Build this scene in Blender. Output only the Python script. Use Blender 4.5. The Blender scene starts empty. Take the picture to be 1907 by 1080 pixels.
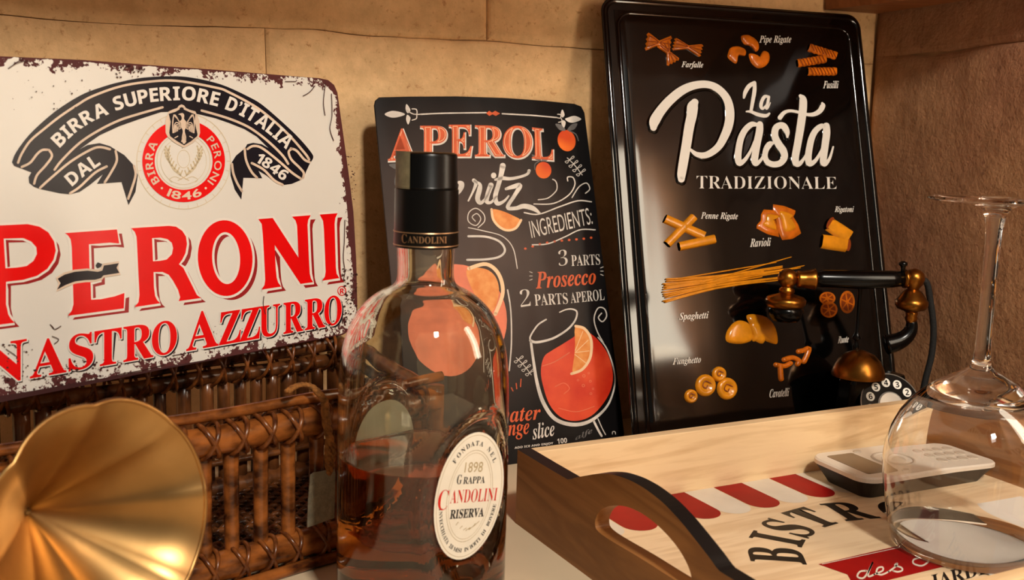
import bpy, bmesh, math, random
from math import sin, cos, tan, pi, radians, sqrt, atan2
from mathutils import Vector, Matrix, noise
from mathutils.geometry import tessellate_polygon
random.seed(7)
SC = bpy.context.scene
COL = SC.collection

# ------------------------------------------------------------------ camera
FPX, PITCH, ROLL, HC = 1938.8, radians(8.553), radians(1.528), 0.25
F_ = Vector((0, cos(PITCH), -sin(PITCH)))
_u = Vector((0, sin(PITCH), cos(PITCH))); _r = Vector((1, 0, 0))
R_ = _r * cos(ROLL) + _u * sin(ROLL); U_ = _u * cos(ROLL) - _r * sin(ROLL)
CAM = Vector((0, 0, HC))
cd = bpy.data.cameras.new('camera'); co = bpy.data.objects.new('camera', cd); COL.objects.link(co)
cd.sensor_width = 36; cd.lens = 36 * FPX / 1907
cd.clip_start = 0.02
co.matrix_world = Matrix(((R_.x, U_.x, -F_.x, 0), (R_.y, U_.y, -F_.y, 0), (R_.z, U_.z, -F_.z, HC), (0, 0, 0, 1)))
cd.dof.use_dof = True; cd.dof.focus_distance = 0.72; cd.dof.aperture_fstop = 16
SC.camera = co

# ------------------------------------------------------------------ world, lamps, exposure
def s2l(c):
    return tuple(((x / 255) / 12.92 if x / 255 <= 0.04045 else ((x / 255 + 0.055) / 1.055) ** 2.4) for x in c[:3]) + (1,)
w = bpy.data.worlds.new('world'); SC.world = w; w.use_nodes = True
w.node_tree.nodes['Background'].inputs[0].default_value = (1.0, 0.86, 0.70, 1)
w.node_tree.nodes['Background'].inputs[1].default_value = 0.12
def area(name, loc, target, size, power, color, sy=None, spread=180):
    l = bpy.data.lights.new(name, 'AREA'); l.energy = power; l.color = color; l.size = size
    if sy: l.shape = 'RECTANGLE'; l.size_y = sy
    l.spread = radians(spread)
    o = bpy.data.objects.new(name, l); COL.objects.link(o); o.location = loc
    o.rotation_euler = (Vector(target) - Vector(loc)).to_track_quat('-Z', 'Y').to_euler()
    return o
LAMP_GLOW = 14.0
area('ceiling_lamp', (0.42, -0.45, 1.12), (0.0, 0.8, 0.1), 0.14, 18.5, (1.0, 0.93, 0.82))
SC.view_settings.view_transform = 'Standard'; SC.view_settings.look = 'None'
SC.view_settings.gamma = 1; SC.view_settings.use_curve_mapping = False
SC.view_settings.exposure = 0.0
SC.cycles.max_bounces = 16; SC.cycles.transmission_bounces = 14; SC.cycles.glossy_bounces = 6
SC.cycles.transparent_max_bounces = 12

# ------------------------------------------------------------------ materials
MATS = {}
def mat(name, col, rough=0.5, metal=0.0, var=0.0, vscale=30, bump=0.0, bscale=200, spec=0.5, trans=0, ior=1.45,
        stretch=(1, 1, 1), col2=None, coat=0, detail=4):
    if name in MATS: return MATS[name]
    m = bpy.data.materials.new(name); m.use_nodes = True; nt = m.node_tree; N = nt.nodes; L = nt.links
    b = N['Principled BSDF']
    b.inputs['Base Color'].default_value = s2l(col); b.inputs['Roughness'].default_value = rough
    b.inputs['Metallic'].default_value = metal; b.inputs['Specular IOR Level'].default_value = spec
    b.inputs['Transmission Weight'].default_value = trans; b.inputs['IOR'].default_value = ior
    b.inputs['Coat Weight'].default_value = coat; b.inputs['Coat Roughness'].default_value = 0.08
    tc = N.new('ShaderNodeTexCoord'); mp = N.new('ShaderNodeMapping'); mp.inputs['Scale'].default_value = stretch
    L.new(tc.outputs['Object'], mp.inputs['Vector'])
    if var or col2:
        nz = N.new('ShaderNodeTexNoise'); nz.inputs['Scale'].default_value = vscale; nz.inputs['Detail'].default_value = detail
        L.new(mp.outputs[0], nz.inputs['Vector'])
        rp = N.new('ShaderNodeValToRGB'); rp.color_ramp.elements[0].position = 0.35; rp.color_ramp.elements[1].position = 0.65
        c1 = col2 or tuple(x * (1 - var) for x in col)
        rp.color_ramp.elements[0].color = s2l(c1); rp.color_ramp.elements[1].color = s2l(col)
        L.new(nz.outputs['Fac'], rp.inputs[0]); L.new(rp.outputs[0], b.inputs['Base Color'])
    if bump:
        n2 = N.new('ShaderNodeTexNoise'); n2.inputs['Scale'].default_value = bscale; n2.inputs['Detail'].default_value = 5
        L.new(mp.outputs[0], n2.inputs['Vector'])
        bp = N.new('ShaderNodeBump'); bp.inputs['Distance'].default_value = 0.001; bp.inputs['Strength'].default_value = bump
        L.new(n2.outputs['Fac'], bp.inputs['Height']); L.new(bp.outputs[0], b.inputs['Normal'])
    MATS[name] = m; return m

def plaster(name, ca, cb, cc, bump=0.6, bsc=90):
    m = bpy.data.materials.new(name); m.use_nodes = True; nt = m.node_tree; N = nt.nodes; L = nt.links
    b = N['Principled BSDF']; b.inputs['Roughness'].default_value = 0.75; b.inputs['Specular IOR Level'].default_value = 0.35
    g = N.new('ShaderNodeNewGeometry')
    def nz(s, d, r=0.55):
        n = N.new('ShaderNodeTexNoise'); n.inputs['Scale'].default_value = s; n.inputs['Detail'].default_value = d; n.inputs['Roughness'].default_value = r
        L.new(g.outputs['Position'], n.inputs['Vector']); return n
    a = nz(6, 5); r1 = N.new('ShaderNodeValToRGB'); r1.color_ramp.elements[0].position = 0.38; r1.color_ramp.elements[1].position = 0.62
    r1.color_ramp.elements[0].color = s2l(ca); r1.color_ramp.elements[1].color = s2l(cb); L.new(a.outputs['Fac'], r1.inputs[0])
    c = nz(170, 6, 0.7); r2 = N.new('ShaderNodeValToRGB'); r2.color_ramp.elements[0].position = 0.30; r2.color_ramp.elements[1].position = 0.42
    r2.color_ramp.elements[0].color = (1, 1, 1, 1); r2.color_ramp.elements[1].color = (0, 0, 0, 1); L.new(c.outputs['Fac'], r2.inputs[0])
    mx = N.new('ShaderNodeMix'); mx.data_type = 'RGBA'; L.new(r2.outputs[0], mx.inputs[0]); L.new(r1.outputs[0], mx.inputs[6]); mx.inputs[7].default_value = s2l(cc)
    f_ = nz(55, 6, 0.7); r3 = N.new('ShaderNodeValToRGB'); r3.color_ramp.elements[0].position = 0.36; r3.color_ramp.elements[1].position = 0.64
    r3.color_ramp.elements[0].color = (0.80, 0.79, 0.76, 1); r3.color_ramp.elements[1].color = (1.0, 1.0, 1.0, 1); L.new(f_.outputs['Fac'], r3.inputs[0])
    mm = N.new('ShaderNodeMix'); mm.data_type = 'RGBA'; mm.blend_type = 'MULTIPLY'; mm.inputs[0].default_value = 1; L.new(mx.outputs[2], mm.inputs[6]); L.new(r3.outputs[0], mm.inputs[7])
    L.new(mm.outputs[2], b.inputs['Base Color'])
    d = nz(bsc, 8, 0.62); e = nz(380, 3)
    ad = N.new('ShaderNodeMath'); ad.operation = 'MULTIPLY_ADD'; ad.inputs[1].default_value = 0.35
    L.new(e.outputs['Fac'], ad.inputs[0]); L.new(d.outputs['Fac'], ad.inputs[2])
    bp = N.new('ShaderNodeBump'); bp.inputs['Distance'].default_value = 0.004; bp.inputs['Strength'].default_value = bump
    L.new(ad.outputs[0], bp.inputs['Height']); L.new(bp.outputs[0], b.inputs['Normal'])
    return m

def wood(name, ca, cb, scale=14, rough=0.5, axis='X', knots=0.6):
    m = bpy.data.materials.new(name); m.use_nodes = True; nt = m.node_tree; N = nt.nodes; L = nt.links
    b = N['Principled BSDF']; b.inputs['Roughness'].default_value = rough; b.inputs['Specular IOR Level'].default_value = 0.35
    tc = N.new('ShaderNodeTexCoord'); mp = N.new('ShaderNodeMapping')
    mp.inputs['Scale'].default_value = (0.12, 1, 1) if axis == 'X' else (1, 0.12, 1)
    L.new(tc.outputs['Object'], mp.inputs['Vector'])
    n = N.new('ShaderNodeTexNoise'); n.inputs['Scale'].default_value = scale * 3; n.inputs['Detail'].default_value = 6; n.inputs['Distortion'].default_value = 0.8
    L.new(mp.outputs[0], n.inputs['Vector'])
    wv = N.new('ShaderNodeMath'); wv.operation = 'MULTIPLY'; wv.inputs[1].default_value = 26
    L.new(n.outputs['Fac'], wv.inputs[0])
    sn = N.new('ShaderNodeMath'); sn.operation = 'SINE'; L.new(wv.outputs[0], sn.inputs[0])
    r = N.new('ShaderNodeValToRGB'); r.color_ramp.elements[0].position = 0.0; r.color_ramp.elements[1].position = 0.9
    r.color_ramp.elements[0].color = s2l(cb); r.color_ramp.elements[1].color = s2l(ca)
    ma = N.new('ShaderNodeMath'); ma.operation = 'MULTIPLY_ADD'; ma.inputs[1].default_value = 0.22; ma.inputs[2].default_value = 0.35
    L.new(sn.outputs[0], ma.inputs[0])
    n2 = N.new('ShaderNodeTexNoise'); n2.inputs['Scale'].default_value = scale * 12; n2.inputs['Detail'].default_value = 4; L.new(mp.outputs[0], n2.inputs['Vector'])
    ad = N.new('ShaderNodeMath'); ad.operation = 'MULTIPLY_ADD'; ad.inputs[1].default_value = knots; L.new(n2.outputs['Fac'], ad.inputs[0]); L.new(ma.outputs[0], ad.inputs[2])
    L.new(ad.outputs[0], r.inputs[0]); L.new(r.outputs[0], b.inputs['Base Color'])
    bp = N.new('ShaderNodeBump'); bp.inputs['Distance'].default_value = 0.0006; bp.inputs['Strength'].default_value = 0.35
    L.new(n2.outputs['Fac'], bp.inputs['Height']); L.new(bp.outputs[0], b.inputs['Normal'])
    return m

# ------------------------------------------------------------------ object helpers
def tag(o, label=None, cat=None, group=None, kind=None):
    if label: o['label'] = label
    if cat: o['category'] = cat
    if group: o['group'] = group
    if kind: o['kind'] = kind
    return o
def empty(name, M=None, loc=None, rz=0, **k):
    o = bpy.data.objects.new(name, None); COL.objects.link(o); o.empty_display_size = 0.02
    if M is not None: o.matrix_world = M
    else: o.matrix_world = Matrix.Translation(loc) @ Matrix.Rotation(rz, 4, 'Z')
    return tag(o, **k)
def mesh(name, V, Fc, m, parent=None, smooth=False, label=None, kind=None):
    me = bpy.data.meshes.new(name); me.from_pydata([tuple(v) for v in V], [], Fc)
    ms = m if isinstance(m, (list, tuple)) else [m]
    for x in ms: me.materials.append(x)
    if smooth:
        for p in me.polygons: p.use_smooth = True
    me.update()
    o = bpy.data.objects.new(name, me); COL.objects.link(o)
    if parent: o.parent = parent
    if label: o['label'] = label
    if kind: o['kind'] = kind
    return o
class MB:
    def __init__(s): s.V = []; s.F = []; s.starts = []; s.lock = False
    def add(s, V, Fc):
        n = len(s.V)
        if not s.lock: s.starts.append((n, len(s.F)))
        s.V += [tuple(v) for v in V]; s.F += [tuple(i + n for i in f) for f in Fc]; return s
    def build(s, name, m, parent=None, smooth=False, label=None, kind=None): return mesh(name, s.V, s.F, m, parent, smooth, label, kind)
def box(x0, x1, y0, y1, z0, z1):
    V = [(x, y, z) for z in (z0, z1) for y in (y0, y1) for x in (x0, x1)]
    return V, [(0, 2, 3, 1), (4, 5, 7, 6), (0, 1, 5, 4), (2, 6, 7, 3), (0, 4, 6, 2), (1, 3, 7, 5)]
def bevel_box(name, b, m, parent=None, r=0.001, seg=2, label=None):
    bm = bmesh.new(); V, Fc = box(*b); vs = [bm.verts.new(v) for v in V]
    for f in Fc: bm.faces.new([vs[i] for i in f])
    bmesh.ops.bevel(bm, geom=bm.edges[:], offset=r, segments=seg, affect='EDGES', profile=0.6)
    me = bpy.data.meshes.new(name); bm.to_mesh(me); bm.free(); me.materials.append(m)
    o = bpy.data.objects.new(name, me); COL.objects.link(o)
    if parent: o.parent = parent
    if label: o['label'] = label
    return o
def catmull(P, n=8, closed=False):
    out = []; N = len(P)
    rng = range(N if closed else N - 1)
    for i in rng:
        g = (lambda k: P[k % N]) if closed else (lambda k: P[max(0, min(N - 1, k))])
        p0, p1, p2, p3 = g(i - 1), g(i), g(i + 1), g(i + 2)
        for j in range(n):
            t = j / n
            out.append(tuple(0.5 * (2 * b + (c - a) * t + (2 * a - 5 * b + 4 * c - d) * t * t + (3 * b - a - 3 * c + d) * t ** 3)
                             for a, b, c, d in zip(p0, p1, p2, p3)))
    if not closed: out.append(tuple(P[-1]))
    return out
def tube(path, rad, seg=10, cap=True):
    """path list of Vector, rad number or list"""
    P = [Vector(p) for p in path]; n = len(P); V = []; Fc = []
    up = None
    for i, p in enumerate(P):
        t = (P[min(i + 1, n - 1)] - P[max(i - 1, 0)])
        if t.length < 1e-9: t = Vector((0, 0, 1))
        t.normalize()
        if up is None:
            up = Vector((0, 0, 1)) if abs(t.z) < 0.9 else Vector((1, 0, 0))
        a = (up - t * up.dot(t)); a.normalize(); up = a; b = t.cross(a)
        r = rad[i] if isinstance(rad, (list, tuple)) else rad
        for k in range(seg):
            an = 2 * pi * k / seg; V.append(p + a * (r * cos(an)) + b * (r * sin(an)))
    for i in range(n - 1):
        for k in range(seg):
            k2 = (k + 1) % seg
            Fc.append((i * seg + k, i * seg + k2, (i + 1) * seg + k2, (i + 1) * seg + k))
    if cap: Fc.append(tuple(range(seg - 1, -1, -1))); Fc.append(tuple((n - 1) * seg + k for k in range(seg)))
    return V, Fc
def lathe(prof, seg=48, M=None, closed=False):
    """prof list of (r,z)"""
    V = []; Fc = []; n = len(prof)
    for r, z in prof:
        for k in range(seg):
            a = 2 * pi * k / seg; V.append(Vector((max(r, 1e-5) * cos(a), max(r, 1e-5) * sin(a), z)))
    for i in range(n if closed else n - 1):
        j = (i + 1) % n
        for k in range(seg):
            k2 = (k + 1) % seg; Fc.append((i * seg + k, i * seg + k2, j * seg + k2, j * seg + k))
    if M: V = [M @ v for v in V]
    return V, Fc
def axisM(p, d):
    return Matrix.Translation(p) @ Vector(d).to_track_quat('Z', 'Y').to_matrix().to_4x4()

# ------------------------------------------------------------------ where a point of the photograph lies
def ray(px, py): return (F_ + R_ * ((px - 953.5) / FPX) - U_ * ((py - 540) / FPX))
def at(px, py, Y): d = ray(px, py); return CAM + d * (Y / d.y)
class Plane:
    def __init__(s, o, u, v):
        s.o, s.u, s.v = Vector(o), Vector(u).normalized(), Vector(v).normalized(); s.n = s.u.cross(s.v).normalized()
        s.M = Matrix(((s.u.x, s.v.x, s.n.x, s.o.x), (s.u.y, s.v.y, s.n.y, s.o.y), (s.u.z, s.v.z, s.n.z, s.o.z), (0, 0, 0, 1)))
    def uv(s, px, py):
        d = ray(px, py); t = (s.o - CAM).dot(s.n) / d.dot(s.n); q = CAM + d * t - s.o
        return (q.dot(s.u), q.dot(s.v))
def lean_plane(yaw, lean, X, Y, Z=0, inr=0):
    y, l, i = radians(yaw), radians(lean), radians(inr)
    u = Vector((cos(y), sin(y), 0)); n = Vector((sin(y), -cos(y), 0)); v = Vector((0, 0, 1)) * cos(l) - n * sin(l)
    return Plane((X, Y, Z), u * cos(i) + v * sin(i), v * cos(i) - u * sin(i))

# ------------------------------------------------------------------ flat print: everything collects into one mesh per ink
def style(s, st):
    bu, bl, bd = {'B': (0x1D400, 0x1D41A, 0x1D7CE), 'S': (0x1D5D4, 0x1D5EE, 0x1D7EC), 'C': (0x1D4D0, 0x1D4EA, None),
                  'I': (0x1D468, 0x1D482, None), 'R': (None, None, None)}[st]
    r = ''
    for ch in s:
        if bu and 'A' <= ch <= 'Z': r += chr(bu + ord(ch) - 65)
        elif bl and 'a' <= ch <= 'z': r += chr(bl + ord(ch) - 97)
        elif bd and ch.isdigit(): r += chr(bd + int(ch))
        else: r += ch
    return r
_G = {}
def glyphs(s, st='B', off=0.0):
    k = (s, st, off)
    if k in _G: return _G[k]
    cu = bpy.data.curves.new('t', 'FONT'); cu.body = style(s, st); cu.offset = off; cu.resolution_u = 5
    ob = bpy.data.objects.new('t', cu); me = ob.to_mesh()
    V = [(v.co.x, v.co.y) for v in me.vertices]; Fc = [tuple(p.vertices) for p in me.polygons]
    ob.to_mesh_clear(); bpy.data.objects.remove(ob); bpy.data.curves.remove(cu)
    _G[k] = (V, Fc); return _G[k]
def bb(V): xs = [v[0] for v in V]; ys = [v[1] for v in V]; return min(xs), max(xs), min(ys), max(ys)
class Ink:
    """pix=True: points are pixel positions carried onto the plane; else local metres"""
    def __init__(s, pl, h): s.pl, s.h, s.mb = pl, h, MB()
    def pt(s, x, y, h=None): a, b = s.pl.uv(x, y); return (a, b, s.h if h is None else h)
    def poly(s, *loops):
        L3 = [[Vector((x, y, 0)) for x, y in lp] for lp in loops]; flat = [p for l in L3 for p in l]
        T = tessellate_polygon(L3); out = []
        V = [s.pt(p.x, p.y) for p in flat]
        for t in T:
            a, b, c = (Vector(V[i]) for i in t)
            out.append(t if (b - a).cross(c - a).z > 0 else (t[0], t[2], t[1]))
        s.mb.add(V, out); return s
    def smooth(s, *loops, n=5): return s.poly(*[[p for p in catmull(l, n, True)] for l in loops])
    def ell(s, cx, cy, rx, ry, rot=0, hole=None, n=40, a0=0, a1=360):
        c, q = cos(radians(rot)), sin(radians(rot))
        def lp(X, Y, rx, ry): return [(X + rx * cos(t) * c - ry * sin(t) * q, Y + rx * cos(t) * q + ry * sin(t) * c) for t in [radians(a0 + (a1 - a0) * i / n) for i in range(n + (a1 - a0 < 360))]]
        if hole: return s.poly(lp(cx, cy, rx, ry), lp(*hole))
        return s.poly(lp(cx, cy, rx, ry))
    def stroke(s, P, w=None, n=6, prof=None, closed=False, caps=True, k=1.0, dx=0, dy=0):
        """ribbon; P of (x,y) or (x,y,w); prof = [(t,h)] across"""
        P = [(p[0] + dx, p[1] + dy, (w if w is not None else p[2]) * k) for p in P]
        Q = catmull(P, n, closed) if n > 1 else P
        prof = prof or [(-1, s.h), (1, s.h)]; m = len(prof); V = []; Fc = []; N = len(Q)
        for i, (x, y, ww) in enumerate(Q):
            a = Q[(i + 1) % N] if closed else Q[min(i + 1, N - 1)]; b = Q[i - 1] if closed else Q[max(i - 1, 0)]
            tx, ty = a[0] - b[0], a[1] - b[1]; L = sqrt(tx * tx + ty * ty) or 1; nx, ny = ty / L, -tx / L
            for t, h in prof: V.append(s.pt(x - nx * t * ww / 2, y - ny * t * ww / 2, h))
        for i in range(N if closed else N - 1):
            j = (i + 1) % N
            for q in range(m - 1): Fc.append((i * m + q, i * m + q + 1, j * m + q + 1, j * m + q)[::-1])
        s.mb.add(V, Fc); s.mb.lock = True
        if caps and not closed:
            hm = max(h for _, h in prof)
            for (x, y, ww) in (Q[0], Q[-1]):
                ks = 12; r0 = [s.pt(x + ww / 2 * cos(2 * pi * q / ks), y + ww / 2 * sin(2 * pi * q / ks), prof[0][1]) for q in range(ks)]
                r1 = [s.pt(x + ww / 2 * .7 * cos(2 * pi * q / ks), y + ww / 2 * .7 * sin(2 * pi * q / ks), hm if len(prof) > 2 else prof[0][1]) for q in range(ks)]
                s.mb.add(r0 + r1, [(q, (q + 1) % ks, ks + (q + 1) % ks, ks + q)[::-1] for q in range(ks)] + [tuple(range(2 * ks - 1, ks - 1, -1))])
        s.mb.lock = False; return s
    def quad(s, text, bl, br, tr, tl, st='B', off=0.0, dx=0, dy=0):
        V, Fc = glyphs(text, st, off); V0, _ = glyphs(text, st, 0.0); x0, x1, y0, y1 = bb(V0); W = []
        for x, y in V:
            a = (x - x0) / (x1 - x0); b = (y - y0) / (y1 - y0)
            X = (bl[0] * (1 - a) + br[0] * a) * (1 - b) + (tl[0] * (1 - a) + tr[0] * a) * b + dx
            Y = (bl[1] * (1 - a) + br[1] * a) * (1 - b) + (tl[1] * (1 - a) + tr[1] * a) * b + dy
            W.append(s.pt(X, Y))
        s.mb.add(W, Fc); return s
    def path(s, text, P, cap, st='S', off=0.0, fill=True, flip=1, sp=1.0, metric=False):
        """letters one by one along the polyline P, cap height in the units of P"""
        Q = catmull(P, 10); L = [0]
        for a, b in zip(Q, Q[1:]): L.append(L[-1] + sqrt((b[0] - a[0]) ** 2 + (b[1] - a[1]) ** 2))
        Hx = bb(glyphs('H', st)[0]); ch = Hx[3] - Hx[2]
        adv = []; x = 0
        for c in text:
            if c == ' ': adv.append(None); x += 0.3; continue
            b = bb(glyphs(c, st)[0]); adv.append((x, b)); x += (b[1] - b[0]) + 0.07 * sp
        tot = x - 0.07 * sp; k = L[-1] / tot
        ky = cap / ch
        for c, ad in zip(text, adv):
            if ad is None: continue
            x0, b = ad; mid = (x0 + (b[1] - b[0]) / 2) * k
            i = next((j for j in range(len(L) - 1) if L[j + 1] >= mid), len(L) - 2)
            f = (mid - L[i]) / (L[i + 1] - L[i]); cx = Q[i][0] + (Q[i + 1][0] - Q[i][0]) * f; cy = Q[i][1] + (Q[i + 1][1] - Q[i][1]) * f
            j0, j1 = max(0, i - 3), min(len(Q) - 1, i + 4)
            tx, ty = Q[j1][0] - Q[j0][0], Q[j1][1] - Q[j0][1]; l = sqrt(tx * tx + ty * ty); tx /= l; ty /= l
            ux, uy = (ty, -tx) if not metric else (-ty, tx)
            V, Fc = glyphs(c, st, off); W = []
            for vx, vy in V:
                a = (vx - (b[0] + b[1]) / 2) * k; h = vy * ky
                X, Y = cx + tx * a + ux * h, cy + ty * a + uy * h
                W.append(s.pt(X, Y) if not metric else (X, Y, s.h))
            s.mb.add(W, Fc)
        return s
    def pillow(s, loop, hh, n=4, rings=((1, 0), (.9, .6), (.72, .9), (.4, 1.0)), c=None):
        lp = catmull(loop, n, True) if n > 1 else loop
        cx, cy = c or (sum(p[0] for p in lp) / len(lp), sum(p[1] for p in lp) / len(lp)); V = []; m = len(lp); Fc = []
        for sc, h in rings:
            for x, y in lp: V.append(s.pt(cx + (x - cx) * sc, cy + (y - cy) * sc, s.h + hh * h))
        V.append(s.pt(cx, cy, s.h + hh * rings[-1][1]))
        for r in range(len(rings) - 1):
            for i in range(m):
                j = (i + 1) % m; Fc.append((r * m + i, r * m + j, (r + 1) * m + j, (r + 1) * m + i))
        b = (len(rings) - 1) * m
        for i in range(m): Fc.append((b + i, b + (i + 1) % m, len(V) - 1))
        A = Vector(V[0]); B = Vector(V[1]); C_ = Vector(V[-1])
        if (B - A).cross(C_ - A).z < 0: Fc = [f[::-1] for f in Fc]
        s.mb.add(V, Fc); return s
    def done(s, name, m, parent, smooth=False, label=None, kind=None): return s.mb.build(name, m, parent, smooth, label, kind)
    def split(s, name, m, parent, smooth=False):
        st = s.mb.starts + [(len(s.mb.V), len(s.mb.F))]; cur = None
        for (v0, f0), (v1, f1) in zip(st, st[1:]):
            if v1 > v0: mesh(name, s.mb.V[v0:v1], [tuple(i - v0 for i in f) for f in s.mb.F[f0:f1]], m, parent, smooth)

def rrect(x0, x1, y0, y1, r, n=8):
    P = []
    for cx, cy, a in ((x1 - r, y1 - r, 0), (x0 + r, y1 - r, 90), (x0 + r, y0 + r, 180), (x1 - r, y0 + r, 270)):
        for i in range(n + 1): t = radians(a + 90 * i / n); P.append((cx + r * cos(t), cy + r * sin(t)))
    return P
def plate(name, loop, z0, z1, m, parent, r=0.0004, label=None, smooth=False):
    """closed 2D loop (ccw) extruded between z0 and z1 with a small chamfer on the top"""
    n = len(loop); cx = sum(p[0] for p in loop) / n; cy = sum(p[1] for p in loop) / n
    ins = []
    for i in range(n):
        a, b = loop[i - 1], loop[(i + 1) % n]; tx, ty = b[0] - a[0], b[1] - a[1]; l = sqrt(tx * tx + ty * ty) or 1
        ins.append((loop[i][0] - ty / l * r, loop[i][1] + tx / l * r))
    V = [(x, y, z0) for x, y in loop] + [(x, y, z1 - r) for x, y in loop] + [(x, y, z1) for x, y in ins]
    Fc = []
    for k in (0, 1):
        for i in range(n): j = (i + 1) % n; Fc.append((k * n + i, k * n + j, (k + 1) * n + j, (k + 1) * n + i))
    for t in tessellate_polygon([[Vector((x, y, 0)) for x, y in ins]]):
        a, b, c = (Vector((*ins[i], 0)) for i in t)
        t = t if (b - a).cross(c - a).z > 0 else (t[0], t[2], t[1])
        Fc.append(tuple(2 * n + i for i in t)); Fc.append(tuple(i for i in t[::-1]))
    return mesh(name, V, Fc, m, parent, smooth, label)
# ================================================================== the setting
YAW = radians(19.02); CORNER = Vector((0.331, 0.990, 0))
WU = Vector((cos(YAW), sin(YAW), 0)); WS = Vector((sin(YAW), -cos(YAW), 0))
BW = Plane(CORNER - WU * 1.6, WU, (0, 0, 1)); RW = Plane(CORNER, WS, (0, 0, 1))
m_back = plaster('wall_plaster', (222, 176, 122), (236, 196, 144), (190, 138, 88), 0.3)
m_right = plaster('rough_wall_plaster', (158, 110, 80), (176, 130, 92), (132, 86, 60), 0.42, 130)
m_grout = mat('grout', (158, 116, 76), 0.9, var=0.2)
def wall(name, pl, cuts_z, cuts_x_per, x0, x1, m, amp, jw):
    root = mesh(name, *box(x0 - 0.06, x1 + 0.06, -0.3, 1.3, -0.06, -jw * 0.9), m_grout); root.matrix_world = pl.M; tag(root, kind='structure')
    for ci in range(len(cuts_z) - 1):
        za, zb = cuts_z[ci], cuts_z[ci + 1]; xs = cuts_x_per[ci % len(cuts_x_per)]
        for a, b in zip(xs, xs[1:]):
            res = 0.010; zo = lambda x, zz: 0.0045 * noise.noise((x * 7, zz * 3, 9.1)) + 0.0012 * noise.noise((x * 40, zz, 2.2))
            xo = lambda z, xx: 0.003 * noise.noise((z * 9, xx * 3, 4.1))
            V = []; Fc = []
            ed = [0, 0.0012, 0.003, 0.006]; ncx, ncz = max(2, int((b - a) / res)), max(2, int((zb - za) / res))
            gx = [a + d for d in ed] + [a + 0.006 + (b - a - 0.012) * i / ncx for i in range(1, ncx)] + [b - d for d in ed[::-1]]; gz_ = [za + d for d in ed] + [za + 0.006 + (zb - za - 0.012) * i / ncz for i in range(1, ncz)] + [zb - d for d in ed[::-1]]
            nx, nz = len(gx) - 1, len(gz_) - 1
            for j in range(nz + 1):
                for i in range(nx + 1):
                    x, z = gx[i], gz_[j]; fx, fz = (x - a) / (b - a), (z - za) / (zb - za)
                    e = min(x - a, b - x, z - za, zb - z)
                    z += zo(x, za) * (1 - fz) + zo(x, zb) * fz; x += xo(z, a) * (1 - fx) * (a > x0) + xo(z, b) * fx * (b < x1)
                    wob = jw * (0.05 + 0.35 * (noise.noise((x * 14, z * 14, ci)) + 0.5))
                    if e < 1e-6:
                        if i in (0, nx): x += wob * 0.4 * (1 if i == 0 else -1)
                        if j in (0, nz): z += wob * 0.4 * (1 if j == 0 else -1)
                    h = amp * noise.noise((x * 9, z * 9, 3.1)) + amp * 0.5 * noise.noise((x * 40, z * 40, 1.7)) - 0.0020 * max(0, 1 - e / 0.006) ** 2 * (0.35 + 1.3 * max(0, noise.noise((x * 11, z * 11, 7.7)) + 0.35))
                    V.append((x, z, h))
            for j in range(nz):
                for i in range(nx):
                    k = j * (nx + 1) + i; Fc.append((k, k + 1, k + nx + 2, k + nx + 1))
            n = len(V); rim = [i for i in range(nx + 1)] + [j * (nx + 1) + nx for j in range(1, nz + 1)] + [nz * (nx + 1) + i for i in range(nx - 1, -1, -1)] + [j * (nx + 1) for j in range(nz - 1, 0, -1)]
            V += [(V[i][0], V[i][1], -0.03) for i in rim]
            for q in range(len(rim)): q2 = (q + 1) % len(rim); Fc.append((rim[q2], rim[q], n + q, n + q2))
            mesh('block', V, Fc, m, root, smooth=False)
    return root
zj = (BW.uv(300, 58)[1] + BW.uv(1000, 74)[1]) / 2
xl = BW.uv(495, 100)[0]; xu = BW.uv(912, 30)[0]
lo = [-0.5, xl - 0.46, xl, xl + 0.46, 1.6]; lo = [-0.5] + [xl + 0.46 * k for k in range(-2, 3) if -0.4 < xl + 0.46 * k < 1.5] + [1.6]
hi = [-0.5] + [xu + 0.46 * k for k in range(-3, 3) if -0.4 < xu + 0.46 * k < 1.5] + [1.6]
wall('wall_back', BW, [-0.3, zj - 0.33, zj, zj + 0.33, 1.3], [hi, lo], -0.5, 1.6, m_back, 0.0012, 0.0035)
zr = RW.uv(1845, 84)[1]
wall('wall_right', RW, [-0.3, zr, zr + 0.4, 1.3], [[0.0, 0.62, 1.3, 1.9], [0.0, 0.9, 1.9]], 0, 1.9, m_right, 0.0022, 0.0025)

TM = Matrix.Translation(CORNER) @ Matrix.Rotation(YAW, 4, 'Z')
m_table = mat('cream_laminate', (226, 204, 170), 0.42, var=0.05, vscale=8, bump=0.05)
tb = bevel_box('table', (-1.75, -0.004, -1.5, -0.004, -0.03, 0), m_table, r=0.002); tb.matrix_world = TM
tag(tb, 'cream table top under the bottle, basket and tray', 'table')
m_shelf = wood('brown_shelf_wood', (150, 92, 50), (112, 62, 30))
sh = bevel_box('added_shade_board_1', (-1.6, -0.004, -0.33, -0.004, 0.50, 0.52), m_shelf, r=0.002); sh.matrix_world = TM; tag(sh, kind='structure')  # unseen board overhead, added to shade the upper part of the back wall
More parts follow.
